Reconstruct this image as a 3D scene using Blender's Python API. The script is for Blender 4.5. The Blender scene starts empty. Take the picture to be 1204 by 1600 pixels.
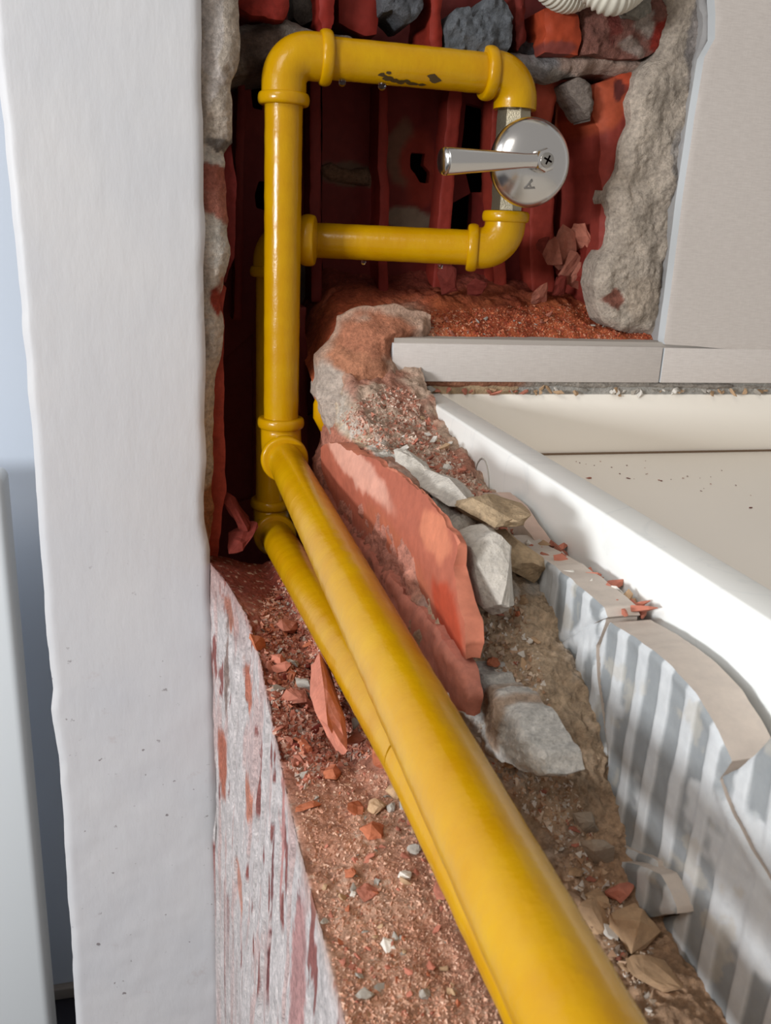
import bpy, bmesh, math, random
import numpy as np
from mathutils import Vector, Matrix
from mathutils.bvhtree import BVHTree

# ---------------------------------------------------------------- camera
FPX = 1364.73
AX = np.array([0.96915066, -0.03203298, 0.24437858])   # world axes seen in camera space (x right, y down, z forward)
AY = np.array([-0.24237605, -0.30381399, 0.92138532])
AZ = np.array([0.04473091, -0.95219271, -0.30220555])
R3 = np.array([AX, AY, AZ])
sc = bpy.context.scene
cam = bpy.data.cameras.new('camera'); camo = bpy.data.objects.new('camera', cam)
sc.collection.objects.link(camo); sc.camera = camo
cam.sensor_fit = 'VERTICAL'; cam.sensor_height = 36.0; cam.lens = FPX / 1600 * 36.0
cam.clip_start = 0.01
right, up, back = R3 @ np.array([1, 0, 0]), R3 @ np.array([0, -1, 0]), R3 @ np.array([0, 0, -1])
camo.matrix_world = Matrix(((right[0], up[0], back[0], 0), (right[1], up[1], back[1], 0),
                            (right[2], up[2], back[2], 0), (0, 0, 0, 1)))
cam.dof.use_dof = True; cam.dof.focus_distance = 0.62; cam.dof.aperture_fstop = 22.0

# ---------------------------------------------------------------- world, lights, exposure
w = bpy.data.worlds.new('world'); sc.world = w; w.use_nodes = True
w.node_tree.nodes['Background'].inputs[0].default_value = (1.0, 0.95, 0.90, 1)
w.node_tree.nodes['Background'].inputs[1].default_value = 0.35
def area(name, loc, target, size, sy, power, col):
    l = bpy.data.lights.new(name, 'AREA'); l.shape = 'RECTANGLE'; l.size = size; l.size_y = sy
    l.energy = power; l.color = col
    o = bpy.data.objects.new(name, l); sc.collection.objects.link(o); o.location = loc
    o.rotation_euler = (Vector(target) - Vector(loc)).to_track_quat('-Z', 'Y').to_euler()
    return o
area('window_light', (-1.6, -0.5, 0.10), (0.15, 0.4, -0.18), 0.5, 0.26, 34, (0.93, 0.97, 1.0))
area('high_fill_light', (-0.95, -0.5, 1.1), (0.25, 0.6, -0.15), 0.7, 0.7, 11, (1.0, 0.95, 0.88))  # added fill from upper left, lifts the tray and softens shadows; no ceiling lamp
area('far_wall_fill', (-1.3, 0.5, 0.7), (-0.5, 1.36, 0.0), 0.5, 0.5, 7, (0.93, 0.96, 1.0))  # added unseen source on the left, brightens the far wall
sc.view_settings.view_transform = 'Standard'; sc.view_settings.look = 'None'
sc.view_settings.gamma = 1; sc.view_settings.use_curve_mapping = False
sc.view_settings.exposure = 0.0

# ---------------------------------------------------------------- helpers
rng = np.random.default_rng(7); random.seed(7)
def ray(px, py): return R3 @ np.array([px - 602.0, py - 800.0, FPX]) / FPX
def P(px, py, **k):
    r = ray(px, py); a, v = list(k.items())[0]
    return r * v / r['XYZ'.index(a)]
def srgb(r, g, b):
    c = np.array([r, g, b]) / 255.0
    return np.where(c <= 0.04045, c / 12.92, ((c + 0.055) / 1.055) ** 2.4)
def _h(ix, iy, iz, seed):
    n = (ix * 374761393 + iy * 668265263 + iz * 2147483647 + seed * 974634777) & 0xffffffff
    n = ((n ^ (n >> 13)) * 1274126177) & 0xffffffff
    return ((n ^ (n >> 16)) & 0xffff) / 65535.0
def vnoise(p, seed=0):
    i = np.floor(p).astype(np.int64); f = p - i; f = f * f * (3 - 2 * f)
    r = 0
    for a in (0, 1):
        for b in (0, 1):
            for c in (0, 1):
                wt = (f[:, 0] if a else 1 - f[:, 0]) * (f[:, 1] if b else 1 - f[:, 1]) * (f[:, 2] if c else 1 - f[:, 2])
                r = r + wt * _h(i[:, 0] + a, i[:, 1] + b, i[:, 2] + c, seed)
    return r * 2 - 1
def fbm(p, freq, octv=4, seed=0, gain=0.5):
    p = np.asarray(p, float) * freq; s = 0; a = 1; t = 0
    for o in range(octv):
        s = s + a * vnoise(p + o * 17.3, seed + o); t += a; a *= gain; p = p * 2.03
    return s / t
def smooth(a, b, x):
    t = np.clip((x - a) / (b - a), 0, 1); return t * t * (3 - 2 * t)

def mesh_obj(name, V, F, mat, parent=None, col=None, smooth_sh=True):
    me = bpy.data.meshes.new(name)
    me.from_pydata([tuple(v) for v in np.asarray(V).tolist()], [], F)
    if smooth_sh: me.polygons.foreach_set('use_smooth', [True] * len(me.polygons))
    if col is not None:
        a = me.color_attributes.new('Col', 'FLOAT_COLOR', 'POINT')
        c = np.ones((len(V), 4)); c[:, :3] = np.clip(col, 0, 1)
        a.data.foreach_set('color', c.ravel())
    if mat: me.materials.append(mat)
    me.update()
    o = bpy.data.objects.new(name, me); sc.collection.objects.link(o)
    if parent: o.parent = parent
    return o
def empty(name, loc=(0, 0, 0)):
    o = bpy.data.objects.new(name, None); sc.collection.objects.link(o); o.location = loc
    o.empty_display_size = 0.02; return o
def tag(o, label=None, cat=None, group=None, kind=None):
    if label: o['label'] = label
    if cat: o['category'] = cat
    if group: o['group'] = group
    if kind: o['kind'] = kind
    return o
def adopt(o, parent):
    """parent keeping the world position (parents are unrotated empties)"""
    o.parent = parent; o.location = Vector(o.location) - Vector(parent.location); return o

# ---------------------------------------------------------------- materials
def mat_new(name):
    m = bpy.data.materials.new(name); m.use_nodes = True
    nt = m.node_tree; b = nt.nodes['Principled BSDF']
    return m, nt, b
def ntex(nt, scale, detail=6, rough=0.6, vec=None, kind='ShaderNodeTexNoise'):
    n = nt.nodes.new(kind); n.inputs['Scale'].default_value = scale
    if 'Detail' in n.inputs: n.inputs['Detail'].default_value = detail; n.inputs['Roughness'].default_value = rough
    if vec: nt.links.new(vec, n.inputs['Vector'])
    return n
def coords(nt):
    t = nt.nodes.new('ShaderNodeTexCoord'); return t.outputs['Object']
def bump(nt, b, src, strength, dist, prev=None):
    n = nt.nodes.new('ShaderNodeBump'); n.inputs['Strength'].default_value = strength; n.inputs['Distance'].default_value = dist
    nt.links.new(src, n.inputs['Height'])
    if prev: nt.links.new(prev.outputs[0], n.inputs['Normal'])
    nt.links.new(n.outputs[0], b.inputs['Normal']); return n
def ramp(nt, src, stops):
    n = nt.nodes.new('ShaderNodeValToRGB'); nt.links.new(src, n.inputs[0])
    e = n.color_ramp.elements
    while len(e) < len(stops): e.new(0.5)
    for x, (p, c) in zip(e, stops): x.position = p; x.color = (*c, 1) if len(c) == 3 else c
    return n
def mixrgb(nt, fac, a, b, mode='MIX'):
    n = nt.nodes.new('ShaderNodeMix'); n.data_type = 'RGBA'; n.blend_type = mode
    for s, v in ((0, fac), (6, a), (7, b)):
        if isinstance(v, bpy.types.NodeSocket): nt.links.new(v, n.inputs[s])
        else: n.inputs[s].default_value = v if s == 0 else (*v, 1)
    return n.outputs[2]
def rubble_mat(name, var=0.35, bmp=0.7, scale=1.0, rough=0.92, attr=True, color=(.5, .4, .3), dist=0.0012):
    m, nt, b = mat_new(name); co = coords(nt)
    if attr:
        a = nt.nodes.new('ShaderNodeAttribute'); a.attribute_name = 'Col'; base = a.outputs['Color']
    else:
        base = color
    n1 = ntex(nt, 260 * scale, 8, 0.7, co); n2 = ntex(nt, 55 * scale, 5, 0.6, co)
    lo, hi = 1 - var, 1 + var * 0.6
    r1 = ramp(nt, n1.outputs[0], [(0.3, (lo,) * 3), (0.7, (hi, hi * .99, hi * .97))])
    r2 = ramp(nt, n2.outputs[0], [(0.3, (1 - var * .6,) * 3), (0.7, (1 + var * .35,) * 3)])
    c = mixrgb(nt, 1.0, base, r1.outputs[0], 'MULTIPLY'); c = mixrgb(nt, 1.0, c, r2.outputs[0], 'MULTIPLY')
    nt.links.new(c, b.inputs['Base Color']); b.inputs['Roughness'].default_value = rough
    b.inputs['Specular IOR Level'].default_value = 0.2
    v = ntex(nt, 330 * scale, vec=co, kind='ShaderNodeTexVoronoi')
    p = bump(nt, b, n1.outputs[0], bmp, dist); bump(nt, b, v.outputs['Distance'], bmp * 0.5, dist * 0.6, p)
    return m
M = {}
M['rubble'] = rubble_mat('rubble', .42, 1.0, dist=.0022)
M['brick'] = rubble_mat('brick_surface', 0.22, 0.35, 0.8, 0.8, dist=0.0008)
M['smooth_brick'] = rubble_mat('extruded_brick', 0.16, 0.12, 0.5, 0.62, dist=0.0006)
M['tile_adhesive'] = rubble_mat('tile_adhesive', 0.10, 0.18, 0.5, 0.6, dist=0.0006)

m, nt, b = mat_new('painted_plaster'); co = coords(nt)
mp = nt.nodes.new('ShaderNodeMapping'); mp.inputs['Scale'].default_value = (1, 1, 1); nt.links.new(co, mp.inputs[0])
n1 = ntex(nt, 130, 3, 0.5, mp.outputs[0]); sp = ramp(nt, n1.outputs[0], [(0.70, (1, 1, 1)), (0.745, (0.42, 0.38, 0.38))])
n2 = ntex(nt, 9, 5, 0.6, mp.outputs[0]); st = ramp(nt, n2.outputs[0], [(0.3, (0.535, 0.535, 0.555)), (0.75, (0.585, 0.575, 0.58))])
sx = nt.nodes.new('ShaderNodeSeparateXYZ'); nt.links.new(co, sx.inputs[0])
mr = nt.nodes.new('ShaderNodeMapRange'); mr.inputs[1].default_value = -0.18; mr.inputs[2].default_value = -0.5
nt.links.new(sx.outputs[2], mr.inputs[0])
c = mixrgb(nt, mr.outputs[0], (1, 1, 1), sp.outputs[0]); c = mixrgb(nt, 1, st.outputs[0], c, 'MULTIPLY')
n3 = ntex(nt, 26, 5, 0.7, mp.outputs[0]); sm = ramp(nt, n3.outputs[0], [(0.62, (1, 1, 1)), (0.75, (0.84, 0.76, 0.74))])
c2 = mixrgb(nt, mr.outputs[0], (1, 1, 1), sm.outputs[0]); c = mixrgb(nt, 1, c, c2, 'MULTIPLY')
nt.links.new(c, b.inputs['Base Color']); b.inputs['Roughness'].default_value = 0.5
mpb = nt.nodes.new('ShaderNodeMapping'); mpb.inputs['Scale'].default_value = (1, 1, 0.35); nt.links.new(co, mpb.inputs[0])
n4 = ntex(nt, 60, 4, 0.55, mpb.outputs[0]); bump(nt, b, n4.outputs[0], 0.25, 0.0025)
M['plaster'] = m

m, nt, b = mat_new('yellow_pipe_paint'); co = coords(nt)
n1 = ntex(nt, 30, 5, 0.6, co)
r = ramp(nt, n1.outputs[0], [(0.3, tuple(srgb(186, 133, 1))), (0.7, tuple(srgb(196, 149, 2)))])
n2 = ntex(nt, 700, 3, 0.7, co); r2 = ramp(nt, n2.outputs[0], [(0.74, (1, 1, 1)), (0.78, (0.6, 0.5, 0.4))])
nt.links.new(mixrgb(nt, 1, r.outputs[0], r2.outputs[0], 'MULTIPLY'), b.inputs['Base Color'])
b.inputs['Roughness'].default_value = 0.24; b.inputs['Specular IOR Level'].default_value = 0.3; b.inputs['Coat Weight'].default_value = 0.12; b.inputs['Coat Roughness'].default_value = 0.08
mp = nt.nodes.new('ShaderNodeMapping'); mp.inputs['Scale'].default_value = (1, 1, 0.4); nt.links.new(co, mp.inputs[0])
n3 = ntex(nt, 150, 4, 0.6, mp.outputs[0]); p = bump(nt, b, n3.outputs[0], 0.25, 0.0015)
n4 = ntex(nt, 500, 2, 0.5, co); bump(nt, b, n4.outputs[0], 0.12, 0.0006, p)
M['yellow'] = m
m, nt, b = mat_new('dark_flaked_paint'); b.inputs['Base Color'].default_value = (*srgb(70, 52, 20), 1); b.inputs['Roughness'].default_value = 0.5; M['flake'] = m
def metal(name, col, rough, bs=0, bsc=600):
    m, nt, b = mat_new(name); b.inputs['Metallic'].default_value = 1; b.inputs['Base Color'].default_value = (*col, 1)
    b.inputs['Roughness'].default_value = rough
    if bs:
        n = ntex(nt, bsc, 3, 0.6, coords(nt)); bump(nt, b, n.outputs[0], bs, 0.0006)
    return m
M['chrome'] = metal('chrome', (0.70, 0.69, 0.68), 0.22, 0.03, 60)
M['nickel'] = metal('cast_nickel', (0.42, 0.37, 0.27), 0.35, 0.5, 900)
M['steel'] = metal('screw_steel', (0.45, 0.43, 0.40), 0.35)
def plain(name, col, rough=0.5, spec=0.5):
    m, nt, b = mat_new(name); b.inputs['Base Color'].default_value = (*col, 1); b.inputs['Roughness'].default_value = rough
    b.inputs['Specular IOR Level'].default_value = spec; return m
M['dark'] = plain('hole_shade_black', (0.004, 0.002, 0.002), 1, 0)  # near-black colour stands in for shade inside brick holes and the screw slot
M['conduit'] = plain('white_corrugated_plastic', srgb(205, 200, 186), 0.4)
M['engrave'] = plain('engraving', srgb(120, 115, 110), 0.4)
m, nt, b = mat_new('water'); b.inputs['Transmission Weight'].default_value = 1; b.inputs['Roughness'].default_value = 0.0; b.inputs['IOR'].default_value = 1.33; M['water'] = m

m, nt, b = mat_new('beige_wall_tile'); co = coords(nt)
mp = nt.nodes.new('ShaderNodeMapping'); mp.inputs['Scale'].default_value = (1, 1, 9); nt.links.new(co, mp.inputs[0])
n1 = ntex(nt, 90, 6, 0.7, mp.outputs[0]); mp2 = nt.nodes.new('ShaderNodeMapping'); mp2.inputs['Scale'].default_value = (9, 1, 1); nt.links.new(co, mp2.inputs[0])
n2 = ntex(nt, 90, 6, 0.7, mp2.outputs[0])
r1 = ramp(nt, n1.outputs[0], [(0.3, tuple(srgb(196, 187, 181))), (0.7, tuple(srgb(212, 204, 198)))])
r2 = ramp(nt, n2.outputs[0], [(0.3, (0.95,) * 3), (0.7, (1.02,) * 3)])
nt.links.new(mixrgb(nt, 1, r1.outputs[0], r2.outputs[0], 'MULTIPLY'), b.inputs['Base Color']); b.inputs['Roughness'].default_value = 0.45
bump(nt, b, n1.outputs[0], 0.1, 0.0005); M['tile'] = m
M['tile_body'] = plain('tile_body_edge', srgb(196, 200, 203), 0.6)
M['grout'] = plain('grout', srgb(176, 168, 160), 0.9, 0.1)

m, nt, b = mat_new('white_marble_composite'); co = coords(nt)
wv = nt.nodes.new('ShaderNodeTexNoise'); wv.inputs['Scale'].default_value = 9; wv.inputs['Detail'].default_value = 7; wv.inputs['Distortion'].default_value = 1.2
nt.links.new(co, wv.inputs['Vector'])
rr = ramp(nt, wv.outputs[0], [(0.485, (1, 1, 1)), (0.5, (0.93, 0.94, 0.95)), (0.515, (1, 1, 1))])
nt.links.new(mixrgb(nt, 1, tuple(srgb(242, 242, 238)), rr.outputs[0], 'MULTIPLY'), b.inputs['Base Color'])
b.inputs['Roughness'].default_value = 0.3; M['marble'] = m
M['tray_inner'] = plain('cream_tray', srgb(246, 239, 228), 0.35)
M['far_wall'] = plain('pale_blue_wall', srgb(206, 214, 226), 0.8, 0.2)
M['cabinet'] = plain('white_lacquer', srgb(225, 228, 230), 0.4)
M['floor'] = plain('dark_floor', srgb(38, 36, 44), 0.5)
M['skirting'] = plain('skirting_paint', srgb(150, 140, 132), 0.6)

# ---------------------------------------------------------------- geometry builders
def seg_dist(pts, poly):
    """distance and nearest point from pts (N,2) to closed polygon"""
    a = poly; c = np.roll(poly, -1, 0); d = c - a; L = (d ** 2).sum(1) + 1e-18
    best = np.full(len(pts), 1e9); near = np.zeros_like(pts)
    for k in range(len(a)):
        t = np.clip(((pts - a[k]) @ d[k]) / L[k], 0, 1); q = a[k] + t[:, None] * d[k]
        dd = ((pts - q) ** 2).sum(1); s = dd < best
        best[s] = dd[s]; near[s] = q[s]
    return np.sqrt(best), near
def inside(pts, poly):
    x, y = pts[:, 0], pts[:, 1]; r = np.zeros(len(pts), bool); n = len(poly); j = n - 1
    for i in range(n):
        xi, yi = poly[i]; xj, yj = poly[j]
        if yi != yj:
            r ^= ((yi > y) != (yj > y)) & (x < (xj - xi) * (y - yi) / (yj - yi) + xi)
        j = i
    return r
def rough_poly(poly, step, jit, seed):
    out = []
    n = len(poly)
    for i in range(n):
        a, c = poly[i], poly[(i + 1) % n]; L = np.linalg.norm(c - a); k = max(1, int(L / step))
        for t in range(k): out.append(a + (c - a) * t / k)
    out = np.array(out)
    if jit:
        q = np.c_[out, np.full(len(out), seed * 3.1)]
        out = out + np.c_[fbm(q, 45, 4, seed, .5), fbm(q, 45, 4, seed + 50, .5)] * jit * 1.8
    return out
def sheet(name, pts, axis, val, thick, mat, res=0.0025, amp=0.0, freq=60, jit=0.0, holes=(), parent=None,
          color=None, side=None, bev=0.0, bevw=0.004, seed=1, shape=None, px=True, backface=False, octv=5):
    """flat broken slab lying in the plane axis=val, outline pts (photo rays met with the plane), rough front, real thickness"""
    ia = 'XYZ'.index(axis); iu, iv = [i for i in range(3) if i != ia]
    def conv(l):
        if px: q = np.array([P(a, c, **{axis: val}) for a, c in l]); return q[:, [iu, iv]]
        return np.array(l, float)
    poly = conv(pts); poly = rough_poly(poly, max(res * 1.5, .002), jit, seed)
    hl = [rough_poly(conv(h), res * 1.5, jit, seed + 9 + i) for i, h in enumerate(holes)]
    lo, hi = poly.min(0) - res, poly.max(0) + res
    nu, nv = int((hi[0] - lo[0]) / res) + 2, int((hi[1] - lo[1]) / res) + 2
    gu, gv = np.meshgrid(lo[0] + np.arange(nu) * res, lo[1] + np.arange(nv) * res, indexing='ij')
    G = np.c_[gu.ravel(), gv.ravel()]
    idx = np.arange(nu * nv).reshape(nu, nv)
    q = np.stack([idx[:-1, :-1], idx[1:, :-1], idx[1:, 1:], idx[:-1, 1:]], -1).reshape(-1, 4)
    cen = G[q].mean(1); keep = inside(cen, poly)
    for h in hl: keep &= ~inside(cen, h)
    q = q[keep]
    used, inv = np.unique(q, return_inverse=True); q = inv.reshape(-1, 4); V2 = G[used]
    e = np.concatenate([q[:, [0, 1]], q[:, [1, 2]], q[:, [2, 3]], q[:, [3, 0]]])
    key = np.sort(e, 1); kk = key[:, 0] * 10000000 + key[:, 1]
    _, first, cnt = np.unique(kk, return_index=True, return_counts=True)
    be = e[first[cnt == 1]]; bvs = np.unique(be)
    d, near = seg_dist(V2, poly)
    for h in hl:
        d2, n2 = seg_dist(V2, h); s = d2 < d; d[s] = d2[s]; near[s] = n2[s]
    mv = near[bvs] - V2[bvs]; ml = np.linalg.norm(mv, axis=1); lim = res * 0.75
    V2[bvs] += mv * np.minimum(1, lim / np.maximum(ml, 1e-9))[:, None]; d[bvs] = 0
    V = np.zeros((len(V2), 3)); V[:, iu] = V2[:, 0]; V[:, iv] = V2[:, 1]; V[:, ia] = val
    off = np.zeros(len(V2))
    if amp: off = off - amp * 1.25 * fbm(V + seed * 1.7, freq, octv, seed, 0.62 if mat.name == 'rubble' else 0.5)
    if bev: off = off + bev * (1 - np.clip(d / bevw, 0, 1)) ** 2
    if shape is not None: off = off + shape(V2, d)
    V[:, ia] += np.minimum(off, thick * 0.9) if thick > 0 else off
    n = len(V); Fs = [tuple(f) for f in q.tolist()]
    # orientation: outward is towards -axis
    if axis == 'Y': Fs = [f for f in Fs]
    else: Fs = [f[::-1] for f in Fs]
    C = None
    if color is not None: C = color(V) if callable(color) else np.tile(np.array(color, float), (n, 1))
    VB = V[bvs].copy(); VB[:, ia] = val + thick
    # a middle ring keeps the broken edge uneven
    VM = V[bvs].copy(); VM[:, ia] = V[bvs][:, ia] + (val + thick - V[bvs][:, ia]) * 0.45
    VM += (np.c_[fbm(VM, 70, 3, 5), fbm(VM, 70, 3, 6), fbm(VM, 70, 3, 7)]) * min(jit, .004) * 0.8
    nb = len(bvs); V = np.r_[V, V[bvs], VM, VB]; bmap = {int(v): n + i for i, v in enumerate(bvs)}
    for a, c in be.tolist():
        A, Cc = bmap[a], bmap[c]
        f1 = (Cc, A, A + nb, Cc + nb); f2 = (Cc + nb, A + nb, A + 2 * nb, Cc + 2 * nb)
        if axis != 'Y': f1, f2 = f1[::-1], f2[::-1]
        Fs += [f1, f2]
    if C is not None:
        sd = C[bvs] if side is None else np.tile(np.array(side, float), (nb, 1))
        C = np.r_[C, sd, sd, sd]
    o = mesh_obj(name, V, Fs, mat, parent, C)
    try: o.data.set_sharp_from_angle(angle=math.radians(48))
    except Exception: pass
    return o

def tube(pts, rad, seg=36, cap=True):
    """swept tube: list of points, list of radii"""
    pts = [Vector(p) for p in pts]; n = len(pts)
    rad = rad if hasattr(rad, '__len__') else [rad] * n
    T = []
    for i in range(n):
        a = pts[max(0, i - 1)]; c = pts[min(n - 1, i + 1)]
        d = c - a
        if d.length < 1e-9: d = T[-1] if T else Vector((0, 0, 1))
        T.append(d.normalized())
    nrm = T[0].orthogonal().normalized(); V = []; F = []
    for i in range(n):
        nrm = (nrm - T[i] * nrm.dot(T[i])).normalized(); bn = T[i].cross(nrm)
        for k in range(seg):
            a = 2 * math.pi * k / seg
            V.append(pts[i] + (nrm * math.cos(a) + bn * math.sin(a)) * rad[i])
    for i in range(n - 1):
        for k in range(seg):
            k2 = (k + 1) % seg
            F.append((i * seg + k, i * seg + k2, (i + 1) * seg + k2, (i + 1) * seg + k))
    if cap:
        F.append(tuple(range(seg))[::-1]); F.append(tuple(range((n - 1) * seg, n * seg)))
    return [tuple(v) for v in V], F
def tube_obj(name, pts, rad, mat, parent=None, seg=36, cap=True, sharp=60):
    V, F = tube(pts, rad, seg, cap); o = mesh_obj(name, V, F, mat, parent)
    try: o.data.set_sharp_from_angle(angle=math.radians(sharp))
    except Exception: pass
    return o
def box(name, lo, hi, mat, parent=None, bev=0.0, seg=3):
    bm = bmesh.new(); bmesh.ops.create_cube(bm, size=1)
    for v in bm.verts:
        v.co = Vector([(lo[i] + hi[i]) / 2 + v.co[i] * (hi[i] - lo[i]) for i in range(3)])
    if bev: bmesh.ops.bevel(bm, geom=bm.edges[:], offset=bev, segments=seg, affect='EDGES', profile=0.5)
    me = bpy.data.meshes.new(name); bm.to_mesh(me); bm.free(); me.materials.append(mat)
    if bev: me.polygons.foreach_set('use_smooth', [True] * len(me.polygons)); me.set_sharp_from_angle(angle=math.radians(35))
    o = bpy.data.objects.new(name, me); sc.collection.objects.link(o)
    if parent: o.parent = parent
    return o

def stone_mesh(name, size, seed, flat=1.0, long=1.0, n=16):
    r_ = np.random.default_rng(seed); bm = bmesh.new()
    for _ in range(n):
        p = r_.normal(size=3); p /= np.linalg.norm(p); p *= r_.uniform(.8, 1.1)
        bm.verts.new((p[0] * long, p[1], p[2] * flat))
    res = bmesh.ops.convex_hull(bm, input=bm.verts[:])
    for v in [v for v in bm.verts if not v.link_faces]: bm.verts.remove(v)
    for v in bm.verts: v.co *= size / 2
    if n >= 16:
        bmesh.ops.subdivide_edges(bm, edges=bm.edges[:], cuts=2, use_grid_fill=True); bmesh.ops.triangulate(bm, faces=bm.faces[:])
        VV = np.array([v.co[:] for v in bm.verts]); dd = fbm(VV / size + seed, 3.0, 3, seed, .6) * size * .10
        bm.normal_update()
        for v, k in zip(bm.verts, dd): v.co += v.normal * float(k)
    me = bpy.data.meshes.new(name); bm.to_mesh(me); bm.free(); return me
# colours (albedo)
C_RED = srgb(150, 62, 48); C_DEEP = srgb(108, 36, 32); C_ORANGE = srgb(190, 96, 62); C_DUST = srgb(178, 118, 92)
C_SAND = srgb(182, 152, 124); C_MORT = srgb(186, 172, 158); C_GREY = srgb(150, 148, 148); C_WHITE = srgb(214, 208, 204)
C_PINK = srgb(196, 140, 124)
def patches(base, items, nz=0.006, freq=55, seed=3):
    """base colour with blotches: items = (point xyz, radius xyz or float, colour)"""
    def f(V):
        n = len(V); W = V + np.c_[fbm(V, freq, 4, seed), fbm(V, freq, 4, seed + 8), fbm(V, freq, 4, seed + 16)] * nz * 2
        C = np.tile(np.array(base, float), (n, 1))
        for p, r, c in items:
            r = np.array(r if hasattr(r, '__len__') else (r, r, r), float)
            dd = np.sqrt((((W - np.array(p)) / r) ** 2).sum(1)); k = (1 - smooth(0.8, 1.15, dd))[:, None]
            C = C * (1 - k) + np.array(c) * k
        return C
    return f
def pxpatch(axis, val, px, py, rx, ry, c):
    p = P(px, py, **{axis: val}); s = abs(p[1]) / 1364.7 * 1.05
    return (p, (rx * s, 0.05, ry * s) if axis == 'Y' else (0.05, rx * s, ry * s), c)

# ================================================================= SETTING: far room
floor = box('floor', (-2.5, -1.5, -1.42), (2.0, 1.36, -1.36), M['floor']); tag(floor, kind='structure')
wf = box('wall_far', (-2.5, 1.36, -1.42), (-0.02, 1.46, 1.0), M['far_wall']); tag(wf, kind='structure')
bb = box('baseboard_far', (-2.5, 1.345, -1.36), (-0.02, 1.36, -1.335), M['skirting'], bev=0.003); tag(bb, kind='structure')

# ================================================================= wall_left: painted wall end beside the chase
wl = empty('wall_left', (-0.03, 0.78, -1.36)); tag(wl, kind='structure')
L = Vector(wl.location)
edgeR = [(315, -80), (316, 60), (314, 120), (317, 200), (318, 300), (321, 360), (318, 420), (320, 520), (321, 600), (319, 660), (323, 720),
         (318, 780), (318, 815), (328, 860), (327, 930), (333, 1010), (336, 1100), (337, 1200), (341, 1350), (344, 1600), (350, 1900)]
edgeL = [(150, 1900), (118, 1600), (113, 1500), (104, 1380), (99, 1290), (93, 1200), (88, 1170), (80, 1110), (82, 1080), (77, 1040), (72, 980), (62, 850),
         (47, 660), (32, 480), (0, 160), (-25, -80)]
def pillar_shape(V2, d):
    low = smooth(-0.25, -0.6, V2[:, 1])
    q = np.c_[V2, np.zeros(len(V2))]
    return 0.004 * (1 - np.clip(d / 0.007, 0, 1)) ** 2 - low * 0.0007 * fbm(q, 45, 3, 4)
o = sheet('painted_plaster', edgeR + edgeL, 'Y', 0.76, 0.02, M['plaster'], res=0.003, jit=0.0007, shape=pillar_shape, seed=2)
o.location = -L; o.parent = wl
o = box('wall_core', (-0.106, 0.775, -1.36), (0.036, 1.0, 0.6), M['plaster']); o.location = -L; o.parent = wl
o = box('lower_wall', (-0.106, 0.765, -1.36), (0.036, 0.8, -0.82), M['plaster']); o.location = -L; o.parent = wl
ragged = [(300, -60), (378, -60), (375, 0), (374, 60), (371, 105), (360, 130), (362, 160), (367, 200), (366, 222), (352, 236), (354, 262), (357, 310),
          (356, 375), (358, 400), (352, 440), (345, 470), (354, 512), (346, 550), (338, 600), (333, 700), (333, 770), (330, 850), (322, 865), (300, 865)]
it = [pxpatch('Y', .772, 350, 275, 50, 28, srgb(160, 96, 82)), pxpatch('Y', .772, 350, 320, 40, 20, srgb(170, 108, 92)),
      pxpatch('Y', .772, 340, 240, 30, 13, srgb(205, 196, 186)), pxpatch('Y', .772, 350, 218, 26, 9, srgb(120, 112, 106)),
      pxpatch('Y', .772, 345, 385, 30, 34, srgb(206, 198, 188)), pxpatch('Y', .772, 347, 470, 14, 24, C_RED),
      pxpatch('Y', .772, 328, 60, 14, 80, srgb(210, 200, 194)), pxpatch('Y', .772, 330, 800, 20, 45, srgb(165, 118, 84))]
o = sheet('broken_render', ragged, 'Y', 0.772, 0.02, M['rubble'], res=0.0015, amp=0.005, freq=45, jit=0.0022,
          color=patches(srgb(192, 178, 164), it), bev=0.008, bevw=0.012, seed=5)
o.location = -L; o.parent = wl
o = sheet('exposed_brick', [(310, 430), (352, 450), (350, 520), (349, 600), (350, 680), (352, 760), (345, 800), (340, 870), (310, 870)], 'Y', 0.788, 0.03,
          M['brick'], res=0.002, amp=0.003, jit=0.002, color=C_RED, seed=6); o.location = -L; o.parent = wl
o = sheet('exposed_brick', [(320, 215), (362, 225), (372, 290), (366, 400), (354, 440), (320, 440)], 'Y', 0.79, 0.03,
          M['brick'], res=0.002, amp=0.003, jit=0.002, color=C_DEEP, seed=7); o.location = -L; o.parent = wl

# ================================================================= wall_back: chopped open hollow brick wall
wb = empty('wall_back', (0.3, 0.9, -1.36)); tag(wb, kind='structure'); L = Vector(wb.location)
def inwb(o, par=None):
    if par is None: o.parent = wb; o.location = Vector(o.location) - L
    else: o.parent = par
    return o
inwb(box('wall_core', (0.036, 0.945, -1.36), (1.3, 1.05, 0.6), M['dark']))  # core coloured near-black so the holes in front look deeply shaded
inwb(box('wall_core', (0.5, 0.80, -1.36), (1.3, 0.945, 0.6), M['tile_body']))
inwb(box('wall_core', (0.23, 0.80, -1.36), (1.3, 0.945, -0.12), M['tile_body']))
Yb = 0.925
def bl(px, py, rx, ry, c, v=Yb): return pxpatch('Y', v, px, py, rx, ry, c)
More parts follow.
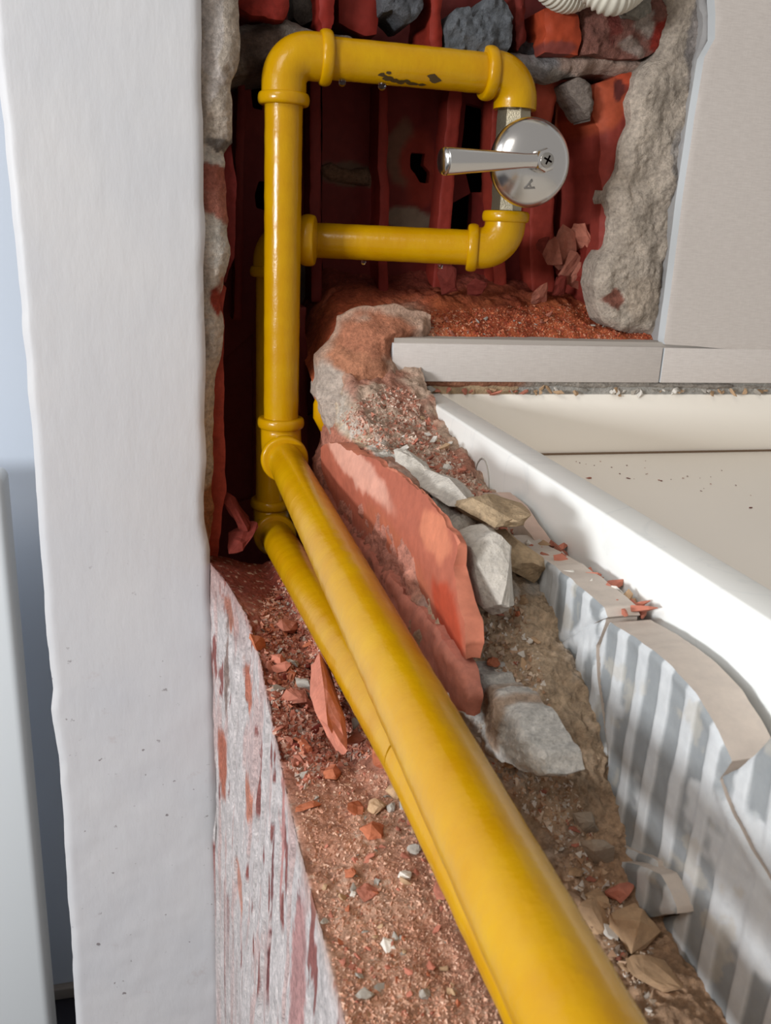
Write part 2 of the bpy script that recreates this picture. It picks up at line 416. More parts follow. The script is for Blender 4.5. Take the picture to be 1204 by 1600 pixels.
# middle course of hollow bricks (the tall cells)
deep = lambda items, base=C_DEEP: patches(base, items, nz=0.004)
B1 = sheet('hollow_brick', [(355, 118), (400, 100), (480, 100), (500, 96), (502, 330), (500, 520), (470, 900), (330, 900), (340, 500)], 'Y', Yb, 0.012, M['smooth_brick'], res=0.003,
           amp=0.0015, jit=0.001, holes=[[(391, 108), (404, 110), (412, 140), (409, 172), (396, 170), (391, 140)], [(405, 282), (420, 285), (420, 330), (400, 325), (398, 305)],
                                        [(352, 560), (395, 520), (395, 780), (352, 790)], [(478, 540), (492, 540), (500, 640), (480, 650)]],
           color=deep([bl(420, 150, 30, 40, C_DEEP), bl(380, 160, 60, 40, srgb(120, 44, 38)), bl(480, 450, 40, 30, srgb(95, 82, 78))]), seed=11)
inwb(B1)
B2 = sheet('hollow_brick', [(503, 96), (700, 120), (845, 128), (850, 135), (845, 500), (503, 520)], 'Y', Yb, 0.012, M['smooth_brick'], res=0.0025, amp=0.0012, jit=0.001,
           holes=[[(641, 238), (664, 240), (662, 258), (672, 270), (669, 288), (655, 286), (648, 272), (640, 262)],
                  [(727, 162), (768, 170), (765, 240), (755, 300), (735, 300), (720, 240)], [(700, 320), (738, 300), (735, 358), (690, 358)]],
           color=deep([bl(545, 270, 45, 17, srgb(98, 74, 58)), bl(630, 240, 24, 45, srgb(112, 78, 62)), bl(655, 265, 28, 50, srgb(136, 48, 36)), bl(640, 342, 40, 16, srgb(128, 114, 98)),
                       bl(770, 250, 22, 70, srgb(130, 50, 38)), bl(800, 140, 50, 16, srgb(160, 70, 46))]), seed=12)
inwb(B2)
B3 = sheet('hollow_brick', [(851, 132), (1010, 120), (1010, 520), (851, 510)], 'Y', 0.918, 0.012, M['smooth_brick'], res=0.003, amp=0.0015, jit=0.001,
           color=deep([bl(920, 300, 60, 140, srgb(132, 44, 36)), bl(900, 140, 60, 20, srgb(80, 60, 58))]), seed=13)
inwb(B3)
B4 = sheet('hollow_brick', [(340, 500), (520, 480), (800, 440), (800, 600), (560, 900), (330, 900)], 'Y', 0.93, 0.012, M['smooth_brick'], res=0.004, amp=0.002, jit=0.001,
           color=deep([bl(480, 480, 60, 60, srgb(104, 60, 52))]), seed=14)
inwb(B4)
# the webs between the cells stand out from the back shell
def web(px0, px1, y0, y1, yfront, col, par, lean=0, seed=1, jit=0.0015):
    o = sheet('brick_web', [(px0, y0), (px1, y0 + 2), (px1 + lean, y1), (px0 + lean, y1)], 'Y', yfront, Yb - yfront + 0.004, M['smooth_brick'], res=0.0018, amp=0.0012,
              jit=jit, color=col, seed=seed, bev=0.001, bevw=0.002)
    o.parent = par; return o
web(484, 500, 108, 470, 0.885, srgb(104, 32, 27), B1, 2, 21)
web(370, 382, 130, 500, 0.885, srgb(104, 32, 27), B1, -4, 22)
web(466, 478, 480, 760, 0.84, srgb(96, 34, 30), B1, 3, 23)
web(592, 606, 128, 470, 0.885, srgb(122, 38, 31), B2, 0, 24)
web(702, 722, 130, 470, 0.895, srgb(140, 48, 38), B2, -28, 25)
web(768, 786, 150, 460, 0.895, srgb(140, 50, 38), B2, 4, 26)
web(826, 862, 158, 470, 0.895, srgb(150, 58, 46), B2, 4, 27)
o = sheet('brick_web', [(935, 128), (1000, 112), (1000, 540), (940, 470), (928, 430), (936, 400), (943, 300), (940, 200), (932, 180)], 'Y', 0.81, 0.11, M['smooth_brick'],
          res=0.002, amp=0.003, jit=0.002, color=deep([pxpatch('Y', .81, 950, 160, 26, 40, srgb(166, 76, 50)), pxpatch('Y', .81, 980, 120, 20, 12, srgb(190, 80, 52)),
          pxpatch('Y', .81, 966, 140, 10, 14, srgb(90, 40, 36))], srgb(138, 56, 47)), bev=0.006, bevw=0.01, seed=28)
o.parent = B3
o = sheet('brick_web', [(905, 440), (942, 428), (935, 200), (944, 190), (925, 300)], 'Y', 0.84, 0.03, M['smooth_brick'], res=0.002, amp=0.001, jit=0.001, color=srgb(120, 42, 34), seed=29); o.parent = B3
o = sheet('mortar_smear', [(502, 256), (520, 252), (552, 268), (575, 262), (596, 276), (596, 302), (580, 290), (550, 288), (520, 284), (503, 272)], 'Y', 0.918, 0.01, M['rubble'],
          res=0.0015, amp=0.004, jit=0.002, color=srgb(122, 94, 74), bev=0.004, seed=30); o.parent = B2
# orange top lips and mortar plug in the right cell
o = sheet('brick_web', [(835, 122), (892, 118), (880, 140), (868, 165), (855, 230), (838, 240), (832, 170)], 'Y', 0.835, 0.03, M['smooth_brick'], res=0.0018, amp=0.002, jit=0.0015,
          color=srgb(150, 62, 44), bev=0.003, seed=31); o.parent = B3
o = sheet('mortar_plug', [(893, 128), (905, 118), (925, 132), (930, 160), (925, 185), (912, 170), (898, 150)], 'Y', 0.80, 0.04, M['rubble'], res=0.0015, amp=0.006, jit=0.003,
          color=srgb(128, 116, 108), bev=0.006, bevw=0.008, seed=32); o.parent = B3

# mortar bed above the cells and the broken course above it
inwb(sheet('mortar_joint', [(355, 38), (450, 28), (500, 45), (600, 68), (700, 80), (800, 82), (850, 78), (1015, 82), (1030, 110), (1000, 118), (960, 116), (900, 118), (870, 128), (830, 118), (760, 112),
                            (650, 100), (560, 90), (480, 88), (430, 105), (400, 112), (356, 122)], 'Y', 0.812, 0.12, M['rubble'], res=0.0018, amp=0.008, freq=40, jit=0.003,
           color=patches(srgb(138, 128, 120), [pxpatch('Y', .812, 420, 80, 50, 35, srgb(98, 82, 74)), pxpatch('Y', .812, 940, 100, 90, 20, srgb(176, 150, 136)),
                                               pxpatch('Y', .812, 840, 95, 40, 20, srgb(146, 142, 142))]), bev=0.01, bevw=0.012, seed=40))
T1 = inwb(sheet('hollow_brick', [(340, -90), (900, -90), (900, 90), (600, 84), (500, 60), (340, 40)], 'Y', 0.925, 0.012, M['smooth_brick'], res=0.004, amp=0.003, jit=0.001, color=srgb(84, 28, 26), seed=41))
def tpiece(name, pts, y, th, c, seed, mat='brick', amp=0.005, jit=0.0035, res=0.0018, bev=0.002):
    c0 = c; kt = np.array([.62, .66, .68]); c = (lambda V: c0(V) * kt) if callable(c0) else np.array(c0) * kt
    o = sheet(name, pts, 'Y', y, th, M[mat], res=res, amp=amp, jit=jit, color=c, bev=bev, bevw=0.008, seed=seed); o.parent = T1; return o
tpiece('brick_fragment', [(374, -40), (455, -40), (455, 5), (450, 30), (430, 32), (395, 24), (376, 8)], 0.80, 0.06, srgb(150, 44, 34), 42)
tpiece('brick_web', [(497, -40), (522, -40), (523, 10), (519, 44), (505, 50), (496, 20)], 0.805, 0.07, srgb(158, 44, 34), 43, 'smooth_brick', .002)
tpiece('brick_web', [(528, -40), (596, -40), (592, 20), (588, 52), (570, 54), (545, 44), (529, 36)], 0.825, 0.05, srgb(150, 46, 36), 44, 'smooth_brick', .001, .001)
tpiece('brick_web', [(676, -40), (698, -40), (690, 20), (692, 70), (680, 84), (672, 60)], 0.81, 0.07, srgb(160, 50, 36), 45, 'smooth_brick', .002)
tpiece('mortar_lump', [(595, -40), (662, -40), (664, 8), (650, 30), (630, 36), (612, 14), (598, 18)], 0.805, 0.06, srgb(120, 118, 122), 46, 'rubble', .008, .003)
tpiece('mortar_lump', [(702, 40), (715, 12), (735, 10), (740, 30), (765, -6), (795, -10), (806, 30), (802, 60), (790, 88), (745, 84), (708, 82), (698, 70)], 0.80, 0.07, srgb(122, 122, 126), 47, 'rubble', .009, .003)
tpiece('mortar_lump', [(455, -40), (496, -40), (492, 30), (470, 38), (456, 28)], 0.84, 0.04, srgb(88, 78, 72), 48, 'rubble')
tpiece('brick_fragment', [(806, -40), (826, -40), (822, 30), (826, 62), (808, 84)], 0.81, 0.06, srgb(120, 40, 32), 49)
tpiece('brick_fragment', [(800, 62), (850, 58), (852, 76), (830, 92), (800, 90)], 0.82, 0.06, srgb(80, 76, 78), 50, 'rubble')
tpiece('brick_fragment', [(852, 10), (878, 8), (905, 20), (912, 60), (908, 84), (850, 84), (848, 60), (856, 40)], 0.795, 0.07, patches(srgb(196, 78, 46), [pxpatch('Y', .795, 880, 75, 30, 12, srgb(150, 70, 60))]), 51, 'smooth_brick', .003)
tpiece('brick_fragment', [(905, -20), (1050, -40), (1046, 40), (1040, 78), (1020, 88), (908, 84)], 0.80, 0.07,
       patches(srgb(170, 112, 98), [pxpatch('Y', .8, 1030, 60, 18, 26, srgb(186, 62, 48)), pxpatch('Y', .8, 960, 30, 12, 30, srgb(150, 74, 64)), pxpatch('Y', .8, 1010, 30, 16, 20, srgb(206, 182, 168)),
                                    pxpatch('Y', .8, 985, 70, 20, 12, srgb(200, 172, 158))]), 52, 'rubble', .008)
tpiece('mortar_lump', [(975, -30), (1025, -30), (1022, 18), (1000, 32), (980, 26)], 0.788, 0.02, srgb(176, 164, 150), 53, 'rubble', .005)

# rough mortar bed on the right, where the tiles were cut away
MR = inwb(sheet('mortar_bed', [(1048, -60), (1125, -60), (1118, 0), (1098, 110), (1085, 230), (1063, 330), (1048, 440), (1038, 535), (975, 520), (952, 500), (938, 450), (942, 420), (958, 375),
                               (965, 340), (958, 310), (970, 280), (982, 230), (988, 190), (990, 150), (1002, 110), (1030, 80), (1046, 30)], 'Y', 0.79, 0.04, M['rubble'],
                res=0.0018, amp=0.009, freq=34, jit=0.003, color=patches(srgb(190, 176, 162), [pxpatch('Y', .79, 1060, 260, 12, 60, srgb(166, 158, 152)), pxpatch('Y', .79, 1010, 470, 40, 40, srgb(182, 166, 150)),
                                                                                    pxpatch('Y', .79, 960, 470, 12, 14, srgb(140, 90, 76)), pxpatch('Y', .79, 1085, 60, 14, 60, srgb(150, 142, 138))]), bev=0.012, bevw=0.012, seed=60, octv=6))
inwb(sheet('adhesive_edge', [(1095, -60), (1140, -60), (1105, 140), (1080, 300), (1058, 440), (1046, 540), (1030, 535), (1045, 440), (1052, 380), (1056, 330), (1068, 240), (1085, 130), (1100, 40)], 'Y', 0.781, 0.02,
           M['tile_adhesive'], res=0.002, amp=0.005, jit=0.003, color=srgb(150, 148, 148), bev=0.004, seed=61))
inwb(sheet('mortar_joint', [(560, 585), (640, 590), (760, 586), (800, 594), (850, 584), (880, 590), (1000, 596), (1300, 604), (1300, 609), (660, 605), (560, 606)], 'Y', 0.7690, 0.02, M['rubble'], res=.0012, amp=.0025, jit=.0006,
           color=patches(srgb(176, 168, 160), [pxpatch('Y', .77, 700, 600, 130, 30, srgb(176, 122, 96))]), bev=.003, seed=63))
# wall tiles
def tile(lo, hi, th=0.011):
    o = box('wall_tile', (lo[0], 0.766, lo[1]), (hi[0], 0.766 + th, hi[1]), M['tile'], bev=0.0008, seg=2); o.data.materials.append(M['tile_body'])
    for p in o.data.polygons:
        if abs(p.normal.x) > 0.5: p.material_index = 1
    return inwb(o)
xt = P(1037, 545, Y=.766)[0]; zs = P(1040, 541, Y=.766)[2]; zb = P(800, 597, Y=.766)[2]; xl = P(613, 560, Y=.766)[0]
t1 = sheet('wall_tile', [(1112, -70), (1300, -70), (1300, 556), (1037, 538), (1048, 455), (1062, 340), (1084, 190), (1100, 90), (1117, 60), (1118, 20)], 'Y', 0.766, 0.012, M['tile'], res=0.004, jit=0.0004, seed=62, bev=.0006, bevw=.003)
t1.data.materials.append(M['tile_body'])
for p in t1.data.polygons:
    if abs(p.normal.y) < 0.6: p.material_index = 1
inwb(t1)
tile((xl, zb), (xt - 0.0008, zs - 0.001)); tile((xt + 0.0008, zb), (0.95, zs - 0.0016))
inwb(box('grout_bed', (xl + .002, 0.771, zb + .001), (0.95, 0.80, zs + 0.003), M['grout']))

# ================================================================= wall_right: the low chopped wall carrying the pipe chase
wr = empty('wall_right', (0.14, 0.4, -1.36)); tag(wr, kind='structure'); LR = Vector(wr.location)
def inwr(o): o.parent = wr; o.location = Vector(o.location) - LR; return o
keysY = [0.80, 0.76, 0.70, 0.62, 0.55, 0.50, 0.455, 0.42, 0.38, 0.34, 0.30, 0.26, 0.20, 0.10, -0.05]
# each key: (x,z) x 8 : foot, face, ledge edge, ledge mid, base of rise, mid, shoulder, far edge
KP = [
 [(.034,-1.3),(.035,-.60),(.036,-.298),(.09,-.312),(.136,-.290),(.146,-.190),(.160,-.112),(.230,-.108)],
 [(.035,-1.3),(.037,-.60),(.039,-.294),(.09,-.308),(.136,-.270),(.144,-.180),(.160,-.118),(.230,-.120)],
 [(.041,-1.3),(.044,-.60),(.050,-.290),(.095,-.302),(.132,-.256),(.1420,-.170),(.160,-.143),(.230,-.148)],
 [(.042,-1.3),(.047,-.60),(.058,-.284),(.095,-.295),(.131,-.242),(.1440,-.157),(.160,-.150),(.230,-.166)],
 [(.043,-1.3),(.048,-.60),(.060,-.283),(.095,-.294),(.131,-.240),(.1440,-.155),(.162,-.150),(.228,-.178)],
 [(.043,-1.3),(.048,-.60),(.059,-.283),(.095,-.293),(.131,-.240),(.1440,-.154),(.164,-.152),(.228,-.186)],
 [(.043,-1.3),(.048,-.60),(.058,-.282),(.095,-.291),(.131,-.240),(.1440,-.158),(.168,-.156),(.226,-.188)],
 [(.043,-1.3),(.048,-.60),(.057,-.280),(.095,-.284),(.132,-.244),(.1450,-.168),(.172,-.170),(.222,-.190)],
 [(.043,-1.3),(.048,-.60),(.056,-.277),(.095,-.274),(.133,-.262),(.147,-.210),(.180,-.198),(.215,-.200)],
 [(.043,-1.3),(.048,-.60),(.056,-.276),(.095,-.272),(.136,-.272),(.151,-.232),(.180,-.216),(.212,-.222)],
 [(.043,-1.3),(.048,-.60),(.057,-.277),(.095,-.273),(.138,-.272),(.156,-.266),(.180,-.262),(.212,-.262)],
 [(.043,-1.3),(.048,-.60),(.058,-.278),(.095,-.276),(.138,-.278),(.156,-.276),(.180,-.274),(.212,-.274)],
 [(.043,-1.3),(.048,-.60),(.060,-.280),(.095,-.282),(.138,-.284),(.156,-.284),(.180,-.284),(.212,-.284)],
 [(.043,-1.3),(.048,-.60),(.060,-.282),(.095,-.284),(.138,-.286),(.156,-.286),(.180,-.286),(.212,-.286)],
 [(.043,-1.3),(.048,-.60),(.060,-.282),(.095,-.284),(.138,-.286),(.156,-.286),(.180,-.286),(.212,-.286)]]
KP = np.array(KP); nseg = [6, 70, 44, 50, 40, 34, 40]
ys = [0.80]
while ys[-1] > -0.05: ys.append(ys[-1] - max(0.0009, ys[-1] * 0.0023))
ys = np.array(ys); prof = np.zeros((len(ys), 8, 2))
ky = np.array(keysY)[::-1]
for a in range(8):
    for b_ in range(2): prof[:, a, b_] = np.interp(ys, ky, KP[::-1, a, b_])
rows = []; par = []
for s in range(7):
    for t in range(nseg[s]):
        u = t / nseg[s]
        if s == 1: u = 1 - (1 - u) ** 2      # denser towards the ledge edge
        rows.append(prof[:, s] * (1 - u) + prof[:, s + 1] * u); par.append(s + u)
rows.append(prof[:, 7]); par.append(7.0)
rows = np.array(rows); par = np.array(par)          # (K, NY, 2)
K, NY = rows.shape[0], rows.shape[1]
V = np.zeros((K, NY, 3)); V[..., 0] = rows[..., 0]; V[..., 2] = rows[..., 1]; V[..., 1] = ys[None]
S = np.repeat(par[:, None], NY, 1)
Vf = V.reshape(-1, 3).copy(); Sf = S.ravel()
du = np.gradient(V, axis=0); dv = np.gradient(V, axis=1); N = np.cross(dv, du); N /= np.linalg.norm(N, axis=2, keepdims=True) + 1e-12
N = N.reshape(-1, 3)
if N[len(N) // 2][2] < 0: N = -N
big = fbm(Vf, 28, 3, 31); mid = fbm(Vf, 90, 4, 32, .6); fine = fbm(Vf, 330, 3, 33, .6)
ridg = 1 - np.abs(fbm(Vf, 70, 4, 37, .6)) * 2
face = 1 - smooth(1.9, 2.05, Sf)                       # painted left face
ledge = smooth(1.95, 2.1, Sf) * (1 - smooth(3.9, 4.1, Sf))
rightm = smooth(3.9, 4.2, Sf)
trough = ledge * smooth(0.395, 0.43, Vf[:, 1]) * (1 - smooth(.60, .66, Vf[:, 1]))
amp = face * (0.0012 * big + 0.0012 * mid) + ledge * (0.003 * big + 0.0022 * mid + 0.0009 * fine) + rightm * (0.006 * big + 0.006 * mid + 0.002 * fine + 0.003 * ridg)
amp -= 0.55 * amp * smooth(4.7, 5.0, Sf) * (1 - smooth(5.05, 5.3, Sf)) * smooth(.40, .44, Vf[:, 1])
amp += trough * (0.005 * mid + 0.002 * fine - 0.001)
st = np.c_[Vf[:, 0] * 0, Vf[:, 1] * 3.2, Vf[:, 2] * 0.35]
amp -= face * 0.004 * smooth(0.12, 0.5, fbm(st, 32, 3, 71)) 
Vd = Vf + N * amp[:, None]
# colours
Y_, Z_, X_ = Vf[:, 1], Vf[:, 2], Vf[:, 0]
c_face = np.tile(srgb(214, 206, 206), (len(Vf), 1))
wv_ = fbm(np.c_[Y_ * 0, Y_ * 2.2, Z_ * 0.6], 30, 4, 72)
pk = smooth(0.1, 0.35, wv_)[:, None]; c_face = c_face * (1 - pk * .6) + srgb(206, 170, 166) * pk * .6
pk = smooth(0.38, 0.46, fbm(np.c_[Y_ * 0, Y_ * 1.4, Z_ * 0.55], 42, 4, 73))[:, None]; c_face = c_face * (1 - pk) + srgb(150, 96, 92) * pk
for (px, py, ry, rz, c) in [(366, 1075, .03, .020, srgb(196, 124, 104)), (352, 1190, .022, .035, srgb(190, 118, 98)), (372, 1250, .02, .020, srgb(200, 134, 114)), (368, 1380, .03, .022, srgb(206, 150, 134)),
                        (360, 1470, .04, .03, srgb(206, 168, 158)), (352, 960, .02, .018, srgb(196, 140, 122)), (352, 1050, .008, .05, srgb(150, 130, 124)), (350, 1290, .006, .02, srgb(128, 120, 118)),
                        (404, 1440, .006, .075, srgb(132, 84, 84)), (438, 1440, .006, .022, srgb(140, 92, 92)), (385, 1480, .006, .012, srgb(130, 60, 48)), (500, 1560, .016, .05, srgb(196, 126, 112)), (415, 1290, .012, .05, srgb(206, 150, 146)),
                        (440, 1560, .02, .06, srgb(196, 150, 148)), (350, 1560, .012, .02, srgb(120, 116, 116))]:
    p_ = P(px, py, X=.047); dd = np.sqrt(((Y_ + .012 * mid + .004 * fine - p_[1]) / ry) ** 2 + ((Z_ + .012 * big + .008 * mid - p_[2]) / rz) ** 2)
    pk = (1 - smooth(.8, 1.1, dd))[:, None]; c_face = c_face * (1 - pk) + c * pk
pk = (smooth(-.34, -.31, Z_ + 0.012 * mid) * smooth(0.5, .75, Y_))[:, None]; c_face = c_face * (1 - pk * .5) + srgb(160, 96, 82) * pk * .5
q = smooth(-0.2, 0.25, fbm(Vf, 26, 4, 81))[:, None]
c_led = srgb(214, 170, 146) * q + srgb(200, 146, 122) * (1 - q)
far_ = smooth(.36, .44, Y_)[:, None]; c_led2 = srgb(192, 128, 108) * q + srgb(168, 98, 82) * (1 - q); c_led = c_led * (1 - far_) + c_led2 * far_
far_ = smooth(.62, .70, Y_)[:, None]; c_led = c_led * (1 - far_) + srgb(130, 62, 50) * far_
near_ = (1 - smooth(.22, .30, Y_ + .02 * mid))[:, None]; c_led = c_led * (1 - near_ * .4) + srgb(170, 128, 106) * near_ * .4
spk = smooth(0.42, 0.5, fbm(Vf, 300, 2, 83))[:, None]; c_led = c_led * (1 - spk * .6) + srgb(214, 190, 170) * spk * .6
c_sand = np.tile(srgb(208, 182, 154), (len(Vf), 1))
k = smooth(.0, .3, fbm(Vf, 34, 4, 84))[:, None]; c_sand = c_sand * (1 - k) + srgb(214, 202, 190) * k
topm = smooth(5.6, 6.1, Sf)[:, None] * smooth(.42, .5, Y_)[:, None]; k = smooth(-.2, .2, fbm(Vf, 40, 4, 85))[:, None]
c_sand = c_sand * (1 - topm) + (srgb(186, 132, 112) * k + srgb(200, 172, 152) * (1 - k)) * topm
rid = (smooth(5.15, 5.35, Sf) * (1 - smooth(5.9, 6.15, Sf)) * smooth(.40, .44, Y_) * (1 - smooth(.62, .68, Y_)) * smooth(-.25, .0, fbm(Vf, 30, 4, 88)))[:, None]
c_sand = c_sand * (1 - rid) + srgb(214, 206, 196) * rid
terr = (smooth(4.85, 4.95, Sf) * (1 - smooth(5.2, 5.4, Sf)) * smooth(.42, .46, Y_))[:, None]; c_sand = c_sand * (1 - terr) + srgb(196, 128, 106) * terr
dr = (smooth(.3, .38, .68 - Y_) * 0 + (1 - smooth(.28, .34, Y_)))[:, None]; c_sand = c_sand * (1 - dr) + srgb(196, 160, 130) * dr
pinkw = ((1 - smooth(4.9, 5.3, Sf)) * smooth(.40, .46, Y_))[:, None]; c_sand = c_sand * (1 - pinkw) + srgb(190, 128, 110) * pinkw
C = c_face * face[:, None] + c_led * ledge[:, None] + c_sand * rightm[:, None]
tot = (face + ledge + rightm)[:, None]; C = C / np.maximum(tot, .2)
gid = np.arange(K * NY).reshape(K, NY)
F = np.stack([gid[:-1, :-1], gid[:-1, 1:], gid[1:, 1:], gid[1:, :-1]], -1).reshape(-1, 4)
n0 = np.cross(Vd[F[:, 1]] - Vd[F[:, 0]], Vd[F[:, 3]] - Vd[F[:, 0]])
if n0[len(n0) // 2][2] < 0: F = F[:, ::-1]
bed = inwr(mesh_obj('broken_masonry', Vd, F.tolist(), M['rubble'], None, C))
bed_bvh = BVHTree.FromPolygons([tuple(v) for v in Vd.tolist()], F.tolist())

# terracotta shell of a hollow brick standing beside the pipe
def webshape(V2, d):   # V2 = (Y,Z)
    return 0.004 * np.sin((V2[:, 0] - .35) * 14) - 0.002 * np.cos((V2[:, 1] + .17) * 90)
webpoly = [(505, 735), (512, 700), (521, 688), (540, 694), (580, 722), (622, 752), (660, 792), (695, 832), (705, 850), (704, 885), (716, 935), (731, 975), (733, 1005), (726, 1028),
           (700, 1010), (676, 985), (640, 935), (590, 880), (560, 850), (540, 815)]
sf = lambda V: patches(srgb(168, 94, 74), [((.134, .385, -.185), (.05, .03, .02), srgb(166, 70, 48)), ((.134, .42, -.15), (.05, .03, .012), srgb(196, 120, 92)),
                                           ((.134, .60, -.16), (.05, .1, .012), srgb(206, 150, 132)), ((.134, .50, -.19), (.05, .08, .02), srgb(168, 96, 72))], nz=.004)(V)
inwr(sheet('brick_shell', webpoly, 'X', 0.1355, 0.008, M['smooth_brick'], res=0.0016, amp=0.001, jit=0.003, color=sf, shape=webshape, side=srgb(196, 120, 96), seed=91))
inwr(sheet('brick_shell', [(505, 760), (540, 815), (590, 885), (640, 945), (690, 1000), (716, 1050), (726, 1090), (722, 1116), (700, 1110), (640, 1010), (560, 880), (500, 790)], 'X', 0.1325, 0.010, M['brick'],
           res=0.0018, amp=0.004, jit=0.004, color=srgb(192, 124, 106), seed=92, bev=.002))
inwr(sheet('mortar_strip', [(682, 1002), (700, 1012), (728, 1032), (760, 1080), (800, 1120), (838, 1180), (842, 1208), (800, 1192), (765, 1175), (735, 1158), (715, 1110), (690, 1050)], 'X', 0.1455, 0.02, M['rubble'],
           res=0.0014, amp=0.006, jit=0.006, color=patches(srgb(218, 214, 208), [((.138, .335, -.215), (.05, .015, .012), srgb(190, 166, 146))]), seed=93, bev=.003))
# terracotta shell: white mortar blocks above
def blob(name, center, size, mat, col, seed, parent=None, amp=.28, freq=1.3, sub=5, facet=0.0, rot=(0, 0, 0)):
    bm = bmesh.new(); bmesh.ops.create_icosphere(bm, subdivisions=sub, radius=1)
    V = np.array([v.co[:] for v in bm.verts]); F = [tuple(v.index for v in f.verts) for f in bm.faces]; bm.free()
    r_ = np.random.default_rng(seed)
    if facet:     # cut by random planes: broken stone
        for _ in range(9):
            n = r_.normal(size=3); n /= np.linalg.norm(n); dd = r_.uniform(.42, .8); s = V @ n; k = s > dd
            V[k] -= np.outer(s[k] - dd, n) * facet
    V = V * (1 + amp * fbm(V + seed * 3.3, freq, 4, seed)[:, None] + .13 * fbm(V + seed * 1.3, 4.5, 4, seed + 3, .65)[:, None])
    Rm = np.array(Matrix.Rotation(rot[2], 3, 'Z') @ Matrix.Rotation(rot[1], 3, 'Y') @ Matrix.Rotation(rot[0], 3, 'X'))
    V = (V * np.array(size)) @ Rm.T + np.array(center)
    colr = col(V) if callable(col) else np.tile(np.array(col, float), (len(V), 1))
    o = mesh_obj(name, V, F, mat, None, colr)
    try: o.data.set_sharp_from_angle(angle=math.radians(40))
    except Exception: pass
    return o
def mc(a, b, seed, fr=60):
    def f(V):
        k = smooth(-.15, .2, fbm(V, fr, 4, seed))[:, None]; return np.array(a) * (1 - k) + np.array(b) * k
    return f
def chunk(px, py, x, sz, seed, key, rot, flat=.8, long=1.2, n=18):
    me = stone_mesh('mortar_block', 1.0, seed, flat, long, n); me.materials.append(CH[key]); o = bpy.data.objects.new('mortar_block', me); sc.collection.objects.link(o)
    me.transform(Matrix.Diagonal((*sz, 1))); o.location = P(px, py, X=x); o.rotation_euler = rot; return inwr(o)
CH = {'white': rubble_mat('mortar_white', .22, .9, 1.0, .95, False, tuple(srgb(206, 198, 188)), .0016), 'grey': rubble_mat('mortar_grey', .25, 1, 1.0, .95, False, tuple(srgb(176, 172, 166)), .002),
      'tan': rubble_mat('mortar_tan', .3, 1, 1.0, .95, False, tuple(srgb(196, 170, 138)), .002)}
chunk(758, 893, .160, (.030, .062, .048), 401, 'white', (.5, .1, .1))
chunk(728, 862, .156, (.020, .050, .034), 402, 'white', (.2, .3, .2))
chunk(795, 872, .186, (.034, .070, .028), 403, 'tan', (.1, 0, .1))
chunk(768, 800, .180, (.036, .085, .030), 404, 'tan', (-.1, .2, .0))
chunk(690, 765, .163, (.020, .110, .024), 405, 'white', (-.05, .2, .1))
chunk(650, 738, .160, (.020, .080, .022), 406, 'white', (.1, 0, 0))
Q = P(625, 745, X=.150); inwr(blob('mortar_block', Q, (.01, .06, .010), M['rubble'], mc(srgb(204, 170, 154), srgb(186, 140, 120), 6), 104, facet=.8, amp=.15))
Q = P(805, 1065, X=.176); inwr(blob('mortar_block', Q, (.016, .026, .014), M['rubble'], mc(srgb(176, 146, 112), srgb(190, 170, 148), 8), 106, facet=.3, amp=.3))
Q = P(790, 985, X=.180); inwr(blob('mortar_block', Q, (.016, .03, .010), M['rubble'], mc(srgb(196, 178, 156), srgb(176, 150, 124), 9), 107, facet=.3, amp=.3))
# corner mass of dusty mortar between the cavity and the tray
corner = [(548, 500), (580, 490), (640, 482), (700, 500), (700, 535), (640, 560), (655, 606), (668, 640), (700, 690), (735, 740), (700, 760), (640, 740), (590, 705), (545, 690), (522, 690), (508, 655), (499, 630), (506, 600),
          (508, 570), (528, 540)]
def cshape(V2, d): return 0.028 * (1 - np.clip(d / 0.03, 0, 1)) ** 2 + np.clip((V2[:, 1] + 0.13) * .5, -0.015, .06)
cf = patches(srgb(198, 164, 144), [((.17, .74, -.11), (.03, .1, .035), srgb(192, 132, 102)), ((.19, .74, -.085), (.04, .1, .02), srgb(190, 126, 98)), ((.145, .74, -.135), (.014, .1, .03), srgb(196, 180, 168)),
                                   ((.185, .74, -.16), (.03, .1, .02), srgb(186, 128, 110)), ((.157, .74, -.165), (.008, .1, .008), srgb(176, 174, 172))], nz=.006)
inwr(sheet('mortar_corner', corner, 'Y', 0.745, 0.055, M['rubble'], res=0.0016, amp=0.009, freq=34, jit=0.003, color=cf, shape=cshape, seed=95, octv=6))
# dusty sill below the cells: loft of brick dust
nx, ny = 190, 60
gx, gy = np.meshgrid(np.linspace(.135, .50, nx), np.linspace(0, 1, ny), indexing='ij')
SV = np.zeros((nx * ny, 3)); SV[:, 0] = gx.ravel(); t = gy.ravel()
SV[:, 1] = .7795 + t * .155; SV[:, 2] = -.096 + t ** .8 * .060
SV[:, 2] += .009 * fbm(SV, 30, 4, 120) + .003 * fbm(SV, 150, 3, 121) - smooth(.17, .13, SV[:, 0]) * .05 - .006 * (1 - smooth(0, .12, t)) + .012 * smooth(.30, .22, np.abs(SV[:, 0] - .36)) * smooth(.5, 1, t) * 0
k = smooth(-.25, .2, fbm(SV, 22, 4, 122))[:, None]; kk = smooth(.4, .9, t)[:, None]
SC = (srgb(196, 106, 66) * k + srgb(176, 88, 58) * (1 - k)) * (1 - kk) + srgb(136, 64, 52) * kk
k = ((1 - smooth(0, .03, np.abs(SV[:, 0] - .235) + .01 * fbm(SV, 50, 3, 5))) * (1 - smooth(.3, .6, t)))[:, None]; SC = SC * (1 - k) + srgb(190, 160, 138) * k
